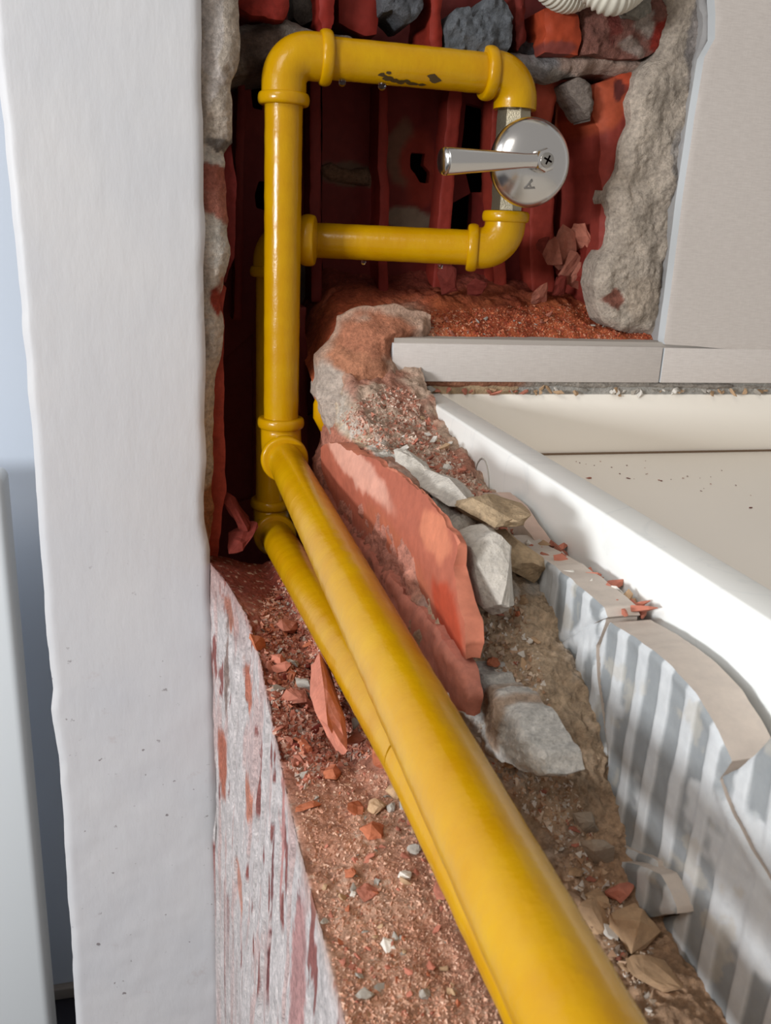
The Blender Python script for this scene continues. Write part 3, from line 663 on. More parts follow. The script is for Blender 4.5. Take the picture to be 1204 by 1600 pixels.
gid = np.arange(nx * ny).reshape(nx, ny); SF = np.stack([gid[:-1, :-1], gid[1:, :-1], gid[1:, 1:], gid[:-1, 1:]], -1).reshape(-1, 4).tolist()
inwb(mesh_obj('brick_dust_bed', SV, SF, M['rubble'], None, SC)); sill_bvh = BVHTree.FromPolygons([tuple(v) for v in SV.tolist()], SF)

# striped, broken tile slabs (ridged adhesive on their backs)
def stripes(V2, d):
    q = np.c_[V2, V2[:, :1] * 0]
    ph = (V2[:, 0] + 0.0022 * fbm(q * np.array([.3, .3, 1]), 60, 3, 7)) / 0.0185
    sq = smooth(.40, .5, np.abs((ph % 1) - .5) * 2)
    return 0.0009 * sq * smooth(.002, .008, d)
def stripecol(V):
    q = V * np.array([1, .35, .35])
    ph = (V[:, 1] + 0.0022 * fbm(np.c_[V[:, 1:], V[:, :1] * 0] * np.array([.3, .3, 1]), 60, 3, 7)) / 0.0185
    sq = smooth(.40, .5, np.abs((ph % 1) - .5) * 2)
    lt = srgb(196, 199, 202); dk = srgb(142, 146, 149)
    smear = smooth(.06, .24, fbm(V, 34, 4, 66))
    sq = sq * (1 - smear); c = lt * (1 - sq[:, None]) + dk * sq[:, None]
    k = smooth(.3, .42, fbm(V, 80, 4, 68))[:, None]; return c * (1 - k * .4) + srgb(186, 178, 164) * k * .4
edge_c = srgb(196, 184, 174)
def slab(name, pts, x, th, seed, **k):
    return inwr(sheet(name, pts, 'X', x, th, M['tile_adhesive'], res=k.pop('res', 0.0014), amp=0.0008, freq=70, jit=0.001, color=stripecol, side=edge_c, shape=stripes, seed=seed, bev=.0012, bevw=.002, **k))
slab('tile_slab', [(790, 838), (806, 850), (832, 868), (862, 884), (892, 906), (920, 930), (940, 948), (946, 964), (920, 976), (890, 993), (862, 1008), (842, 1014), (838, 1000), (822, 960), (815, 900), (800, 870)], 0.2003, 0.018, 201)
slab('tile_slab', [(843, 1017), (863, 1010), (891, 995), (921, 978), (944, 967), (938, 985), (928, 1010), (932, 1070), (938, 1120), (944, 1180), (943, 1250), (950, 1310), (948, 1350), (930, 1320), (906, 1270),
                   (890, 1225), (870, 1150), (856, 1120), (850, 1070)], 0.2006, 0.018, 208)
slab('tile_slab', [(942, 985), (950, 970), (985, 992), (1015, 1015), (1050, 1046), (1085, 1085), (1112, 1130), (1140, 1190), (1122, 1218), (1140, 1270), (1170, 1330), (1215, 1400), (1290, 1500), (1290, 1660),
                   (1130, 1660), (1060, 1560), (1030, 1490), (1012, 1438), (1056, 1432), (1040, 1390), (1030, 1362), (1000, 1345), (962, 1318), (948, 1250), (947, 1180), (941, 1110), (935, 1060), (932, 1012)], 0.200, 0.022, 202)
slab('tile_slab', [(1124, 1216), (1150, 1200), (1175, 1180), (1204, 1150), (1260, 1120), (1300, 1120), (1300, 1490), (1220, 1400), (1174, 1330), (1144, 1270)], 0.1997, 0.020, 203)
slab('tile_slab', [(958, 1345), (985, 1348), (1028, 1366), (1045, 1395), (1055, 1428), (1010, 1432), (962, 1400), (948, 1375)], 0.192, 0.012, 204)
slab('tile_slab', [(962, 1318), (1000, 1335), (1024, 1345), (1026, 1362), (985, 1346), (960, 1342)], 0.197, 0.012, 205)
inwr(sheet('tile_slab', [(752, 770), (775, 768), (800, 790), (820, 822), (842, 852), (818, 846), (806, 862), (790, 838), (770, 810)], 'X', 0.2145, 0.010, M['tile_adhesive'], res=.0015, amp=.001, jit=.001, color=srgb(200, 184, 170),
           side=srgb(196, 170, 156), seed=207))
# core filling the low wall
inwr(box('wall_core', (0.218, -0.05, -1.36), (0.228, 0.765, -0.20), M['tile_body']))

# ================================================================= shower tray
st_ = empty('shower_tray', (0.45, 0.4, -0.19)); tag(st_, 'white marble-look shower tray with raised rim and cream floor, right side', 'shower tray')
zt = -0.138; xo, xi = 0.2290, 0.2525; zf = P(1000, 706, Y=.775)[2]; yb = 0.776
def intray(o): o.parent = st_; o.location = Vector(o.location) - Vector(st_.location); return o
intray(box('rim', (xo, -0.1, -0.22), (xi, yb - .003, zt), M['marble'], bev=0.0022))
for x0, x1, mk in ((.19, .33, 'tan'), (.33, 1.0, 'grey')):
    inwb(box('mortar_joint', (x0, 0.7712, zt - .012), (x1, 0.80, zb + .0005), CH[mk], bev=.0012))
intray(box('back_rim', (xo + .002, yb - .006, -0.22), (1.0, yb + .012, zt - 0.001), M['tray_inner'], bev=0.001))
intray(box('tray_floor', (xi - .002, -0.1, -0.22), (1.0, yb - .004, zf), M['tray_inner'], bev=0.001))
# dark joint at foot of the back rim
intray(box('joint_seal', (xi, yb - .0085, zf - .001), (1.0, yb - .0055, zf + .0016), plain('dirty_sealant', srgb(120, 98, 78), .9)))
# round mark on outer side of the rim
ring = []
for i in range(15):
    a = math.radians(-20 + i * 200 / 14); ring.append((xo - .0003, .588 + .016 * math.cos(a), -.176 + .022 * math.sin(a)))
intray(tube_obj('ring_mark', ring, .0006, plain('pencil_mark', srgb(178, 172, 164), .8), seg=6))

# ================================================================= chips and stones
def solid(name, col, var=.18): return rubble_mat(name, var, .35, 1.0, .9, attr=False, color=tuple(col), dist=.0006)
MS = {'brick': solid('brick_chip_red', srgb(170, 108, 90)), 'orange': solid('brick_chip_orange', srgb(186, 112, 82)), 'dark': solid('brick_chip_dark', srgb(118, 50, 42)),
      'grey': solid('mortar_chip_grey', srgb(170, 164, 156)), 'white': solid('mortar_chip_white', srgb(222, 216, 208)), 'sand': solid('mortar_chip_sand', srgb(190, 158, 126)), 'pink': solid('brick_chip_pink', srgb(196, 124, 104)),
      'tile': solid('tile_shard_grey', srgb(170, 158, 144))}
def hit(px, py, bvh=None):
    h = (bvh or bed_bvh).ray_cast(Vector((0, 0, 0)), Vector(ray(px, py)).normalized())
    return h[0], h[1]
def piece(name, px, py, size, mat, label, cat, flat=.6, long=1.3, rot=None, seed=0, lift=.25, bvh=None, n=16, group=None, at=None):
    """size in metres"""
    p = Vector(at) if at is not None else hit(px, py, bvh)[0]
    if p is None: return None
    me = stone_mesh(name, size, seed, flat, long, n); me.materials.append(MS[mat])
    o = bpy.data.objects.new(name, me); sc.collection.objects.link(o)
    rot = rot or (random.uniform(-.5, .5), random.uniform(-.5, .5), random.uniform(0, 6.3))
    o.rotation_euler = rot; o.location = p + Vector((0, 0, size * flat * lift)); tag(o, label, cat, group); return o
# --- the larger, tellable ones
def long_piece(name, a, c, wid, mat, label, cat, seed, flat=.5):
    a, c = Vector(a), Vector(c); d = c - a; me = stone_mesh(name, 1, seed, 1, 1, 26)
    for v in me.vertices: v.co = Vector((v.co.x * d.length, v.co.y * wid, v.co.z * wid * flat))
    me.materials.append(MS[mat]); o = bpy.data.objects.new(name, me); sc.collection.objects.link(o)
    o.rotation_euler = d.to_track_quat('X', 'Z').to_euler(); o.location = (a + c) / 2; tag(o, label, cat); return o
long_piece('brick_shard', P(494, 1030, Z=-.268), P(530, 1192, Z=-.262), .017, 'pink', 'long pink brick splinter standing in the rubble left of the thin yellow pipe', 'brick shard', 1, 1.3)
piece('brick_chunk', 449, 987, .019, 'brick', 'angular red brick chunk lying by the pipe, highest in the rubble trough', 'brick chunk', .7, 1.2, (.2, .1, .5), 2)
piece('brick_shard', 404, 1010, .022, 'orange', 'orange brick wedge lodged on the white painted edge', 'brick shard', .4, 1.6, (.9, .3, 1.5), 3)
piece('brick_shard', 596, 1200, .017, 'orange', 'pointed bright orange brick shard standing against the thin yellow pipe', 'brick shard', .35, 1.6, (.3, 1.1, 1.2), 4, lift=.6)
piece('stone', 618, 1240, .0105, 'sand', 'cream stone touching the yellow pipe, uppermost of the grey stone cluster', 'stone', .7, 1.3, seed=5)
piece('stone', 588, 1266, .0115, 'sand', 'cream angular stone left in the grey stone cluster', 'stone', .7, 1.2, seed=6)
piece('stone', 611, 1265, .0065, 'grey', 'small round grey stone in the middle of the stone cluster', 'stone', .8, 1.0, seed=7)
piece('stone', 632, 1258, .0085, 'grey', 'grey stone half under the yellow pipe beside the stone cluster', 'stone', .8, 1.1, seed=8)
piece('brick_shard', 556, 1267, .011, 'orange', 'small upright orange brick shard left of the stone cluster', 'brick shard', .5, 1.7, (.5, .2, 1.5), 9)
piece('brick_chip', 586, 1300, .0115, 'orange', 'rounded orange brick chip just below the stone cluster', 'brick chip', .5, 1.3, (.1, .1, .1), 10)
piece('brick_chip', 480, 1262, .0085, 'orange', 'narrow orange brick chip by the white edge at the sand corner', 'brick chip', .4, 1.8, (0, 0, .2), 11)
piece('stone', 646, 1331, .0068, 'grey', 'grey pebble alone on the sand beside the thick yellow pipe', 'stone', .8, 1.1, seed=12)
piece('mortar_chip', 634, 1371, .0066, 'white', 'bright white mortar chip on the sand below the grey pebble', 'mortar chip', .6, 1.2, seed=13)
piece('mortar_chip', 551, 1399, .0036, 'white', 'tiny white mortar chip left of the flat brick piece', 'mortar chip', .6, 1.2, seed=14)
piece('brick_chip', 573, 1398, .0095, 'brick', 'flat reddish brick piece in the middle of the sand', 'brick chip', .35, 1.2, (.1, -.1, .4), 15)
piece('brick_chip', 546, 1367, .0065, 'orange', 'small orange brick chip above the flat brick piece', 'brick chip', .4, 1.2, seed=16)
piece('mortar_chip', 606, 1482, .0065, 'white', 'whitish mortar chip low in the sand', 'mortar chip', .5, 1.4, seed=17)
piece('mortar_chip', 570, 1556, .0072, 'grey', 'pale grey mortar chip near the bottom left of the sand', 'mortar chip', .6, 1.3, seed=18)
piece('stone', 663, 1556, .0052, 'grey', 'small grey stone near the bottom beside the thick yellow pipe', 'stone', .7, 1.2, seed=19)
piece('brick_chunk', 690, 1398, .009, 'brick', 'reddish brick lump against the thick yellow pipe', 'brick chunk', .7, 1.2, seed=20)
piece('stone', 560, 1085, .012, 'grey', 'grey stone in the dark hollow beside the thin yellow pipe', 'stone', .6, 1.2, seed=21)
piece('stone', 474, 1074, .0115, 'grey', 'pale grey stone in the middle of the rubble trough', 'stone', .7, 1.1, seed=22)
piece('stone', 458, 1038, .010, 'grey', 'dark-edged grey stone above the pale one in the rubble trough', 'stone', .6, 1.3, seed=23)
piece('brick_chunk', 436, 1034, .013, 'pink', 'rounded pink brick chunk left of the grey stones in the rubble trough', 'brick chunk', .6, 1.2, seed=24)
piece('brick_chunk', 450, 1100, .020, 'brick', 'broad flat brick chunk low in the rubble trough', 'brick chunk', .4, 1.3, seed=25)
piece('brick_shard', 478, 1170, .011, 'orange', 'bright orange brick chip in the lower end of the rubble trough', 'brick shard', .5, 1.5, seed=26)
piece('brick_shard', 560, 1158, .016, 'brick', 'curved red brick shard in the dark hollow under the thin yellow pipe', 'brick shard', .4, 1.5, seed=27)
piece('brick_shard', 550, 1030, .014, 'pink', 'pale red brick shard touching the thin yellow pipe in the trough', 'brick shard', .5, 1.5, seed=28)
piece('brick_shard', 518, 1212, .013, 'orange', 'orange-red brick piece on the rim where the sand begins', 'brick shard', .5, 1.2, seed=29)
# cavity fragment at the left
piece('brick_fragment', 0, 0, .036, 'dark', 'dark red brick fragment leaning in the cavity beside the hidden vertical pipe', 'brick fragment', .4, 1.4, (.4, 1.0, .5), 31, at=P(372, 808, Y=.80))
piece('brick_fragment', 0, 0, .030, 'dark', 'dark brick flake lying below the leaning fragment in the cavity', 'brick fragment', .35, 1.5, (.3, -.6, .5), 32, at=P(375, 842, Y=.79))
# right of the pipe
piece('tile_shard', 932, 1352, .019, 'tile', 'grey pointed tile shard leaning against the striped slab', 'tile shard', .25, 1.9, (.2, 1.05, 1.2), 33, lift=1.0)
piece('tile_shard', 911, 1296, .014, 'tile', 'thin beige tile sliver above the pointed shard', 'tile shard', .25, 1.9, (.2, 1.2, 1.4), 34, lift=.8)
piece('mortar_lump', 985, 1460, .021, 'sand', 'large sandy mortar lump beside the thick yellow pipe', 'mortar lump', .8, 1.1, (0, 0, .3), 35, n=40)
piece('tile_shard', 1018, 1522, .016, 'sand', 'flat sandy shard lying in front of the large mortar lump', 'tile shard', .35, 1.6, (.3, .3, -.7), 36)
piece('mortar_lump', 935, 1410, .014, 'sand', 'broken sandy lump left of the leaning grey tile chunk', 'mortar lump', .7, 1.2, seed=37)
piece('brick_chunk', 966, 1400, .012, 'pink', 'pinkish brick chunk behind the large mortar lump', 'brick chunk', .7, 1.2, seed=38)
piece('mortar_lump', 898, 1368, .008, 'sand', 'small sandy crumb lump at the foot of the sand slope', 'mortar lump', .7, 1.3, seed=39)
piece('mortar_lump', 930, 1440, .014, 'sand', 'tan mortar lump pressed against the thick yellow pipe', 'mortar lump', .6, 1.5, seed=40)
piece('brick_chip', 768, 1043, .008, 'orange', 'orange brick chip on the sandy slope right of the brick shell', 'brick chip', .5, 1.4, seed=41, lift=.9)
piece('brick_chip', 806, 967, .005, 'orange', 'tiny orange brick chip beside the left striped slab', 'brick chip', .6, 1.1, seed=42, lift=.9)
piece('brick_chip', 0, 0, .0165, 'brick', 'round red brick chip lying between the striped slab and the white tray', 'brick chip', .5, 1.2, (0, .1, .4), 43, at=P(866, 879, X=.213))
piece('mortar_chip', 798, 1117, .007, 'white', 'white mortar crumb over the small dark hole in the sandy slope', 'mortar chip', .7, 1.2, seed=44, lift=1)
piece('stone', 568, 690, .011, 'brick', 'small red brown flake on the dusty corner mass', 'stone', .3, 1.5, seed=45, at=P(574, 686, Y=.742))
# shards lying in the right brick cell
for i, (px, py, s, lo_, c, lab) in enumerate([
    (903, 385, .030, 2.2, 'pink', 'upright pink brick splinter at the right of the open cell'), (878, 392, .026, 2.2, 'brick', 'tilted brick splinter next to the upright pink one'),
    (862, 402, .026, 2.0, 'brick', 'brick splinter lying left in the open cell'), (890, 420, .026, 1.6, 'brick', 'broad brick shard under the splinters in the open cell'),
    (850, 385, .018, 1.5, 'dark', 'dark brick crumb at the left of the open cell'), (905, 432, .022, 1.6, 'brick', 'brick shard at the lower right of the open cell'),
    (842, 462, .024, 1.5, 'brick', 'brick piece at the foot of the open cell by the mortar'), (872, 450, .02, 1.5, 'dark', 'dark brick piece at the foot of the open cell'),
    (700, 440, .024, 1.9, 'dark', 'dark brick splinter standing below the lower yellow pipe'), (745, 452, .02, 1.6, 'dark', 'dark brick shard below the lower elbow')]):
    piece('brick_shard', 0, 0, s, c, lab, 'brick shard', .3, lo_, (random.uniform(-.6, .6), random.uniform(.7, 1.3), random.uniform(.6, 1.6)), 60 + i, at=P(px, py, Y=.85))

# --- many small chips, each an object, sharing a few meshes
lib = {k: [stone_mesh('chip', 1.0, 300 + i * 7 + hash(k) % 1 * 0, random.uniform(.3, .8), random.uniform(1, 1.9), 12) for i in range(5)] for k in MS}
for k, l in lib.items():
    for me in l: me.materials.append(MS[k])
LOOK = {'brick': 'red-brown', 'orange': 'orange', 'dark': 'dark red', 'grey': 'grey', 'white': 'white', 'sand': 'tan', 'pink': 'pinkish', 'tile': 'beige'}
def scatter(n, poly, sizes, kinds, name, label, cat, group, bvh, minlift=.1):
    pl = np.array(poly, float); lo, hi = pl.min(0), pl.max(0); c = 0; tries = 0
    while c < n and tries < n * 30:
        tries += 1; q = rng.uniform(lo, hi)
        if not inside(q[None], pl)[0]: continue
        p, nn = hit(q[0], q[1], bvh)
        if p is None: continue
        k = kinds[rng.integers(len(kinds))]; me = lib[k][rng.integers(5)]
        o = bpy.data.objects.new(name, me); sc.collection.objects.link(o)
        s = sizes[0] + (sizes[1] - sizes[0]) * rng.random() ** 2.2; o.scale = (s, s, s)
        o.rotation_euler = tuple(rng.uniform(-.8, .8, 2)) + (rng.uniform(0, 6.3),); o.location = p + nn * s * minlift
        tag(o, LOOK[k] + ' ' + label, cat, group); c += 1
TR = [(405, 950), (440, 900), (500, 960), (560, 1060), (615, 1180), (560, 1185), (470, 1235), (432, 1150), (415, 1040)]
scatter(150, TR, (.0035, .011), ['brick', 'brick', 'pink', 'dark', 'grey', 'orange', 'brick'], 'rubble_chip', 'small brick and mortar chip in the rubble trough left of the pipes', 'chip', 'chips in the rubble trough', bed_bvh)
scatter(110, [(475, 1250), (560, 1200), (640, 1250), (700, 1390), (770, 1590), (560, 1590), (505, 1440)], (.0015, .0048), ['pink', 'sand', 'brick', 'grey', 'orange', 'pink'], 'sand_chip',
        'small chip scattered on the sandy ledge left of the thick pipe', 'chip', 'chips on the sandy ledge', bed_bvh)
scatter(60, [(640, 640), (665, 650), (745, 750), (790, 780), (810, 850), (770, 840), (700, 770), (620, 700)], (.004, .010), ['pink', 'sand', 'white', 'brick', 'pink'], 'mortar_crumb',
        'crumb of mortar or brick heaped along the outer side of the tray rim', 'crumb', 'crumbs along the tray rim', bed_bvh)
scatter(60, [(730, 930), (820, 930), (880, 1190), (945, 1360), (1000, 1480), (1010, 1560), (960, 1500), (850, 1300), (770, 1200)], (.002, .008), ['sand', 'sand', 'pink', 'white', 'brick'], 'sandy_crumb',
        'sandy crumb on the slope between the thick pipe and the striped slabs', 'crumb', 'crumbs on the sandy slope', bed_bvh)
scatter(55, [(620, 500), (1000, 490), (1020, 530), (640, 525)], (.0025, .009), ['orange', 'brick', 'grey', 'pink'], 'dust_chip', 'chip on the orange dust sill above the tile strip', 'chip', 'chips on the dust sill', sill_bvh)
# crumbs in the gap between slab and tray face
for i in range(46):
    t = (i + .5) / 46; y = .455 - .115 * t + rng.uniform(-.003, .003); x = rng.uniform(.207, .2265); z = -.1665 - .006 * (1 - t) + rng.uniform(-.002, .002)
    k = ['pink', 'pink', 'sand', 'brick', 'white'][rng.integers(5)]; o = bpy.data.objects.new('gap_crumb', lib[k][rng.integers(5)]); sc.collection.objects.link(o)
    s = rng.uniform(.005, .0105); o.scale = (s, s, s); o.rotation_euler = tuple(rng.uniform(-1, 1, 3)); o.location = (x, y, z)
    tag(o, LOOK[k] + ' crumb wedged between the striped slabs and the tray rim', 'crumb', 'crumbs wedged beside the tray')
# thin line of crumbs between tile strip and tray
for i in range(110):
    x = .205 + .42 * rng.random(); k = ['sand', 'pink', 'grey', 'brick'][rng.integers(4)]
    if x > .34: k = ['grey', 'white', 'sand'][rng.integers(3)]
    o = bpy.data.objects.new('joint_crumb', lib[k][rng.integers(5)]); sc.collection.objects.link(o)
    s = rng.uniform(.003, .0085); o.scale = (s, s, s * .7); o.rotation_euler = tuple(rng.uniform(-1, 1, 3)); o.location = (x, rng.uniform(.765, .776), zt + .001 + rng.uniform(0, .003))
    tag(o, 'small ' + LOOK[k] + ' crumb in the joint between tile strip and tray', 'crumb', 'crumbs in the joint above the tray')
# brick crumbs on the tray floor
specks = [(920, 747, 5), (968, 740, 2.5), (981, 747, 4), (1029, 750, 3), (1033, 751, 3.5), (955, 730, 2.5), (938, 721, 2), (928, 727, 2), (905, 723, 2), (900, 721, 2), (1008, 720, 2), (1009, 741, 2), (1011, 740, 2), (979, 727, 2), (990, 748, 1.5),
          (1067, 747, 2), (1073, 744, 2.5), (1095, 767, 2.5), (1110, 756, 2.5), (1099, 763, 1.5), (1149, 758, 2.5), (1172, 774, 1.5), (1172, 793, 4), (1048, 749, 1.5), (915, 725, 1.5), (1093, 747, 1.5), (1110, 745, 1.5), (1007, 731, 1.8), (1127, 735, 1.5)]
for i, (x, y, s) in enumerate(specks):
    p = P(x, y, Z=zf + .0004); o = bpy.data.objects.new('tray_crumb', lib['dark' if i % 3 else 'brick'][i % 5]); sc.collection.objects.link(o)
    s = s * .0008; o.scale = (s, s, s * .6); o.rotation_euler = (0, 0, i); o.location = p; tag(o, 'tiny brick crumb on the cream floor of the tray', 'crumb', 'brick crumbs on the tray floor')
# fine grit nobody could count
def grit(name, n, poly, smin, smax, cols, bvh, label, parent_wall=None):
    pl = np.array(poly, float); lo, hi = pl.min(0), pl.max(0); VV = []; FF = []; CC = []
    tet = np.array([(1, 1, 1), (1, -1, -1), (-1, 1, -1), (-1, -1, 1)], float) * .5
    while n > 0:
        q = rng.uniform(lo, hi); n -= 1
        if not inside(q[None], pl)[0]: continue
        p, nn = hit(q[0], q[1], bvh)
        if p is None: continue
        s = smin + (smax - smin) * rng.random() ** 3; k = len(VV); Rr = np.array(Matrix.Rotation(rng.uniform(0, 6.3), 3, Vector(rng.normal(size=3))))
        for v in tet: VV.append(np.array(p) + Rr @ (v * s * rng.uniform(.7, 1.3, 3)))
        FF += [(k, k + 1, k + 2), (k, k + 3, k + 1), (k, k + 2, k + 3), (k + 1, k + 3, k + 2)]
        c = cols[rng.integers(len(cols))]; CC += [c] * 4
    o = mesh_obj(name, np.array(VV), FF, M['brick'], None, np.array(CC), False); tag(o, label, 'grit', kind='stuff')
    return o
grit('brick_grit', 10000, TR, .0008, .0036, [srgb(196, 136, 116), srgb(176, 108, 90), srgb(208, 166, 148), srgb(188, 168, 156), srgb(190, 124, 100)], bed_bvh, 'fine red brick grit filling the rubble trough left of the pipes')
grit('sand_grit', 14000, [(460, 1240), (560, 1190), (640, 1240), (700, 1390), (800, 1640), (550, 1640), (505, 1440)], .0004, .0015, [srgb(214, 172, 148), srgb(204, 154, 130), srgb(220, 182, 160), srgb(196, 144, 120)], bed_bvh, 'fine sandy brick grit on the ledge left of the thick pipe')
grit('mortar_grit', 7000, [(730, 920), (820, 930), (880, 1190), (945, 1360), (1020, 1480), (1020, 1600), (960, 1500), (850, 1300), (750, 1180)], .0007, .003, [srgb(190, 160, 134), srgb(206, 186, 166), srgb(176, 140, 112), srgb(214, 204, 194)], bed_bvh, 'loose mortar grit on the slope right of the thick pipe')
grit('crumbly_grit', 9000, [(600, 600), (650, 615), (680, 670), (745, 750), (800, 800), (800, 850), (740, 800), (640, 720), (560, 690), (530, 650)], .0007, .0032, [srgb(200, 160, 142), srgb(184, 122, 102), srgb(214, 192, 176)], bed_bvh, 'crumbly pink mortar grit beside the upper end of the tray rim')
grit('sill_grit', 8000, [(570, 490), (1000, 470), (1030, 535), (600, 530)], .0006, .0024, [srgb(196, 112, 76), srgb(178, 86, 58), srgb(196, 140, 112), srgb(150, 68, 50)], sill_bvh, 'orange brick grit on the sill above the tile strip')

# ================================================================= gas pipe
R = 0.0160
gp = empty('gas_pipe', (.1, .4, -.28)); tag(gp, 'bright yellow painted gas pipe looping up the chase and along the ledge', 'pipe'); LG = Vector(gp.location)
def ingp(o): o.parent = gp; o.location = Vector(o.location) - LG; return o
def pipe(a, c, r=R, name='pipe_section'):
    a, c = Vector(a), Vector(c); n = max(2, int((c - a).length / .006)); pts = [a.lerp(c, i / n) for i in range(n + 1)]
    rad = [r * (1 + .006 * math.sin(i * 1.7) + .005 * random.uniform(-1, 1)) for i in range(n + 1)]
    return ingp(tube_obj(name, pts, rad, M['yellow'], seg=40))
def bead(pos, d, r, w, name='collar', par=None, mat='yellow'):
    d = Vector(d).normalized(); pos = Vector(pos); pts = []; rad = []
    for i in range(13):
        a = math.pi * i / 12; pts.append(pos - d * (w / 2) * math.cos(a)); rad.append(r * .86 + r * .14 * math.sin(a) ** .7)
    o = tube_obj(name, pts, rad, M[mat], seg=40)
    if par: o.parent = par
    else: ingp(o)
    return o
def elbow(corner, d1, d2, r=R, br=None, l=None, f=1.17, bd=1.36, beads=(1, 1)):
    """fitting turning from direction -d1 ... d1,d2 point from the corner along its two arms"""
    c = Vector(corner); d1 = Vector(d1).normalized(); d2 = Vector(d2).normalized(); br = br or r * 1.35; l = l or r * 1.9
    ang = math.pi - d1.angle(d2); tl = br * math.tan(ang / 2); pts = [c + d1 * l]; cen = None
    a = c + d1 * tl; e = c + d2 * tl; m = 14
    nrm = d1.cross(d2).normalized(); cen = a + nrm.cross(d1).normalized() * br
    v0 = a - cen
    for i in range(m + 1):
        q = Matrix.Rotation(-ang * i / m, 3, nrm)
        pts.append(cen + q @ v0)
    if (pts[-1] - e).length > (a - e).length * .3:
        pts = [c + d1 * l] + [cen + Matrix.Rotation(ang * i / m, 3, nrm) @ v0 for i in range(m + 1)]
    pts.append(c + d2 * l)
    o = ingp(tube_obj('elbow', pts, [r * f] * len(pts), M['yellow'], seg=40)); o.location = -LG
    for d, on in zip((d1, d2), beads):
        if not on: continue
        bd_ = bead(c + d * l, d, r * bd, r * .62, par=None); bd_.parent = o; bd_.location = (0, 0, 0)
    return o
x1 = P(441, 400, Y=.8)[0]; zT = P(640, 103, Y=.8)[2]; zB = -0.199; xv = P(797, 250, Y=.8)[0]; zL = P(600, 381, Y=.812)[2]
top = Vector((x1, .8, zT)); bot = Vector((x1, .8, zB))
pipe((x1, .8, zB + .02), (x1, .8, zT - .02))
elbow(top, (0, 0, -1), (1, 0, 0), l=R * 2.15)
pipe((x1 + .02, .8, zT), (xv - .02, .8, zT), R * 1.03)
elbow((xv, .8, zT), (-1, 0, 0), (0, 0, -1), R * 1.02, l=R * 1.7, beads=(1, 0))
run_end = Vector((.101, -.1, -.199)); drun = (run_end - bot).normalized()
elbow(bot, (0, 0, 1), drun, l=R * 1.75)
pipe(bot + drun * .02, run_end)
# lower branch behind the riser
y2 = .862; x2 = P(425, 600, Y=y2)[0]; zl2 = zL
e2 = elbow((xv, .8, zL), (0, 0, 1), Vector((x2 - xv, y2 - .8, 0)), l=R * 1.8)
dL = Vector((x2 - xv, y2 - .8, 0)).normalized()
pipe(Vector((xv, .8, zL)) + dL * .02, (x2 + .02, y2 - dL.y * 0, zL))
c2 = Vector((x2, y2, zL)); elbow(c2, -dL, (0, 0, -1), R)
cx = P(482, 384, Y=.82); bead((cx[0], .822, zL), dL, R * 1.42, R * .8, 'union_ring')
zq = P(437, 826, Y=y2)[2]
pipe((x2, y2, zL - .02), (x2, y2, zq + .02))
r2a = Vector((x2, y2, zq)); r2m = Vector((.1125, .344, -.237)); d2r = (r2m - r2a).normalized()
elbow(r2a, (0, 0, 1), d2r, l=R * 1.8)
pipe(r2a + d2r * .02, r2m); pipe(r2m, (.133, -.1, -.257))
# weld bumps, flaked paint
def flake(x, z, s, seed):
    th = math.radians(-62); V = []; n = 9; r_ = np.random.default_rng(seed)
    rr = R * 1.03 + .0004
    for i in range(n):
        a = 2 * math.pi * i / n; dx = math.cos(a) * s * r_.uniform(.5, 1.3) * 1.8; dt = math.sin(a) * s * r_.uniform(.5, 1.2) / rr
        V.append((x + dx, .8 - rr * math.cos(th + dt + z), zT + rr * math.sin(th + dt + z)))
    return ingp(mesh_obj('paint_chip', V, [tuple(range(n))], M['flake']))
for i, (px, t_, s) in enumerate([(592, .35, .0022), (602, .2, .003), (612, .1, .0025), (622, .05, .003), (640, .0, .0025), (655, .0, .002), (668, .5, .003), (630, .12, .002), (600, .5, .0018), (672, .35, .003)]):
    flake(P(px, 125, Y=.8)[0], t_, s, i)
# water drops hanging under the pipes
for px, z0, y0, s, lab in ((533, zT, .8, .0034, 'clear water drop under the top yellow pipe beside the elbow'), (595, zT, .8, .0036, 'clear water drop under the top yellow pipe below the flaked paint'),
                   (566, zL, .822, .0022, 'small water drop under the lower yellow pipe, left one'), (686, zL, .812, .0026, 'small water drop under the lower yellow pipe near its elbow')):
    X0 = P(px, 130, Y=.8)[0] if z0 == zT else P(px, 410, Y=y0)[0]
    pts = []; rad = []
    for i in range(11):
        t = i / 10; pts.append((X0, y0 - .004, z0 - R * .985 - s * 1.7 * t)); rad.append(s * math.sqrt(max(0, 1 - t ** 2.2)) * (.8 + .4 * t) + 1e-5)
    o = tube_obj('water_drop', pts, rad, M['water'], seg=16); tag(o, lab, 'water drop')
# bit of another yellow fitting behind the corner mass
yp = Vector(P(504, 640, Y=.79)); o = tube_obj('yellow_fitting', [yp + Vector((.012, 0, .022)), yp + Vector((.003, 0, .014)), yp + Vector((0, 0, .004)), yp + Vector((0, 0, -.006)), yp + Vector((.004, 0, -.014)), yp + Vector((.012, 0, -.018))],
             [.008, .0088, .009, .009, .0088, .006], M['yellow'], seg=20); tag(o, 'yellow pipe bend peeking out behind the dusty mortar corner', 'pipe fitting')

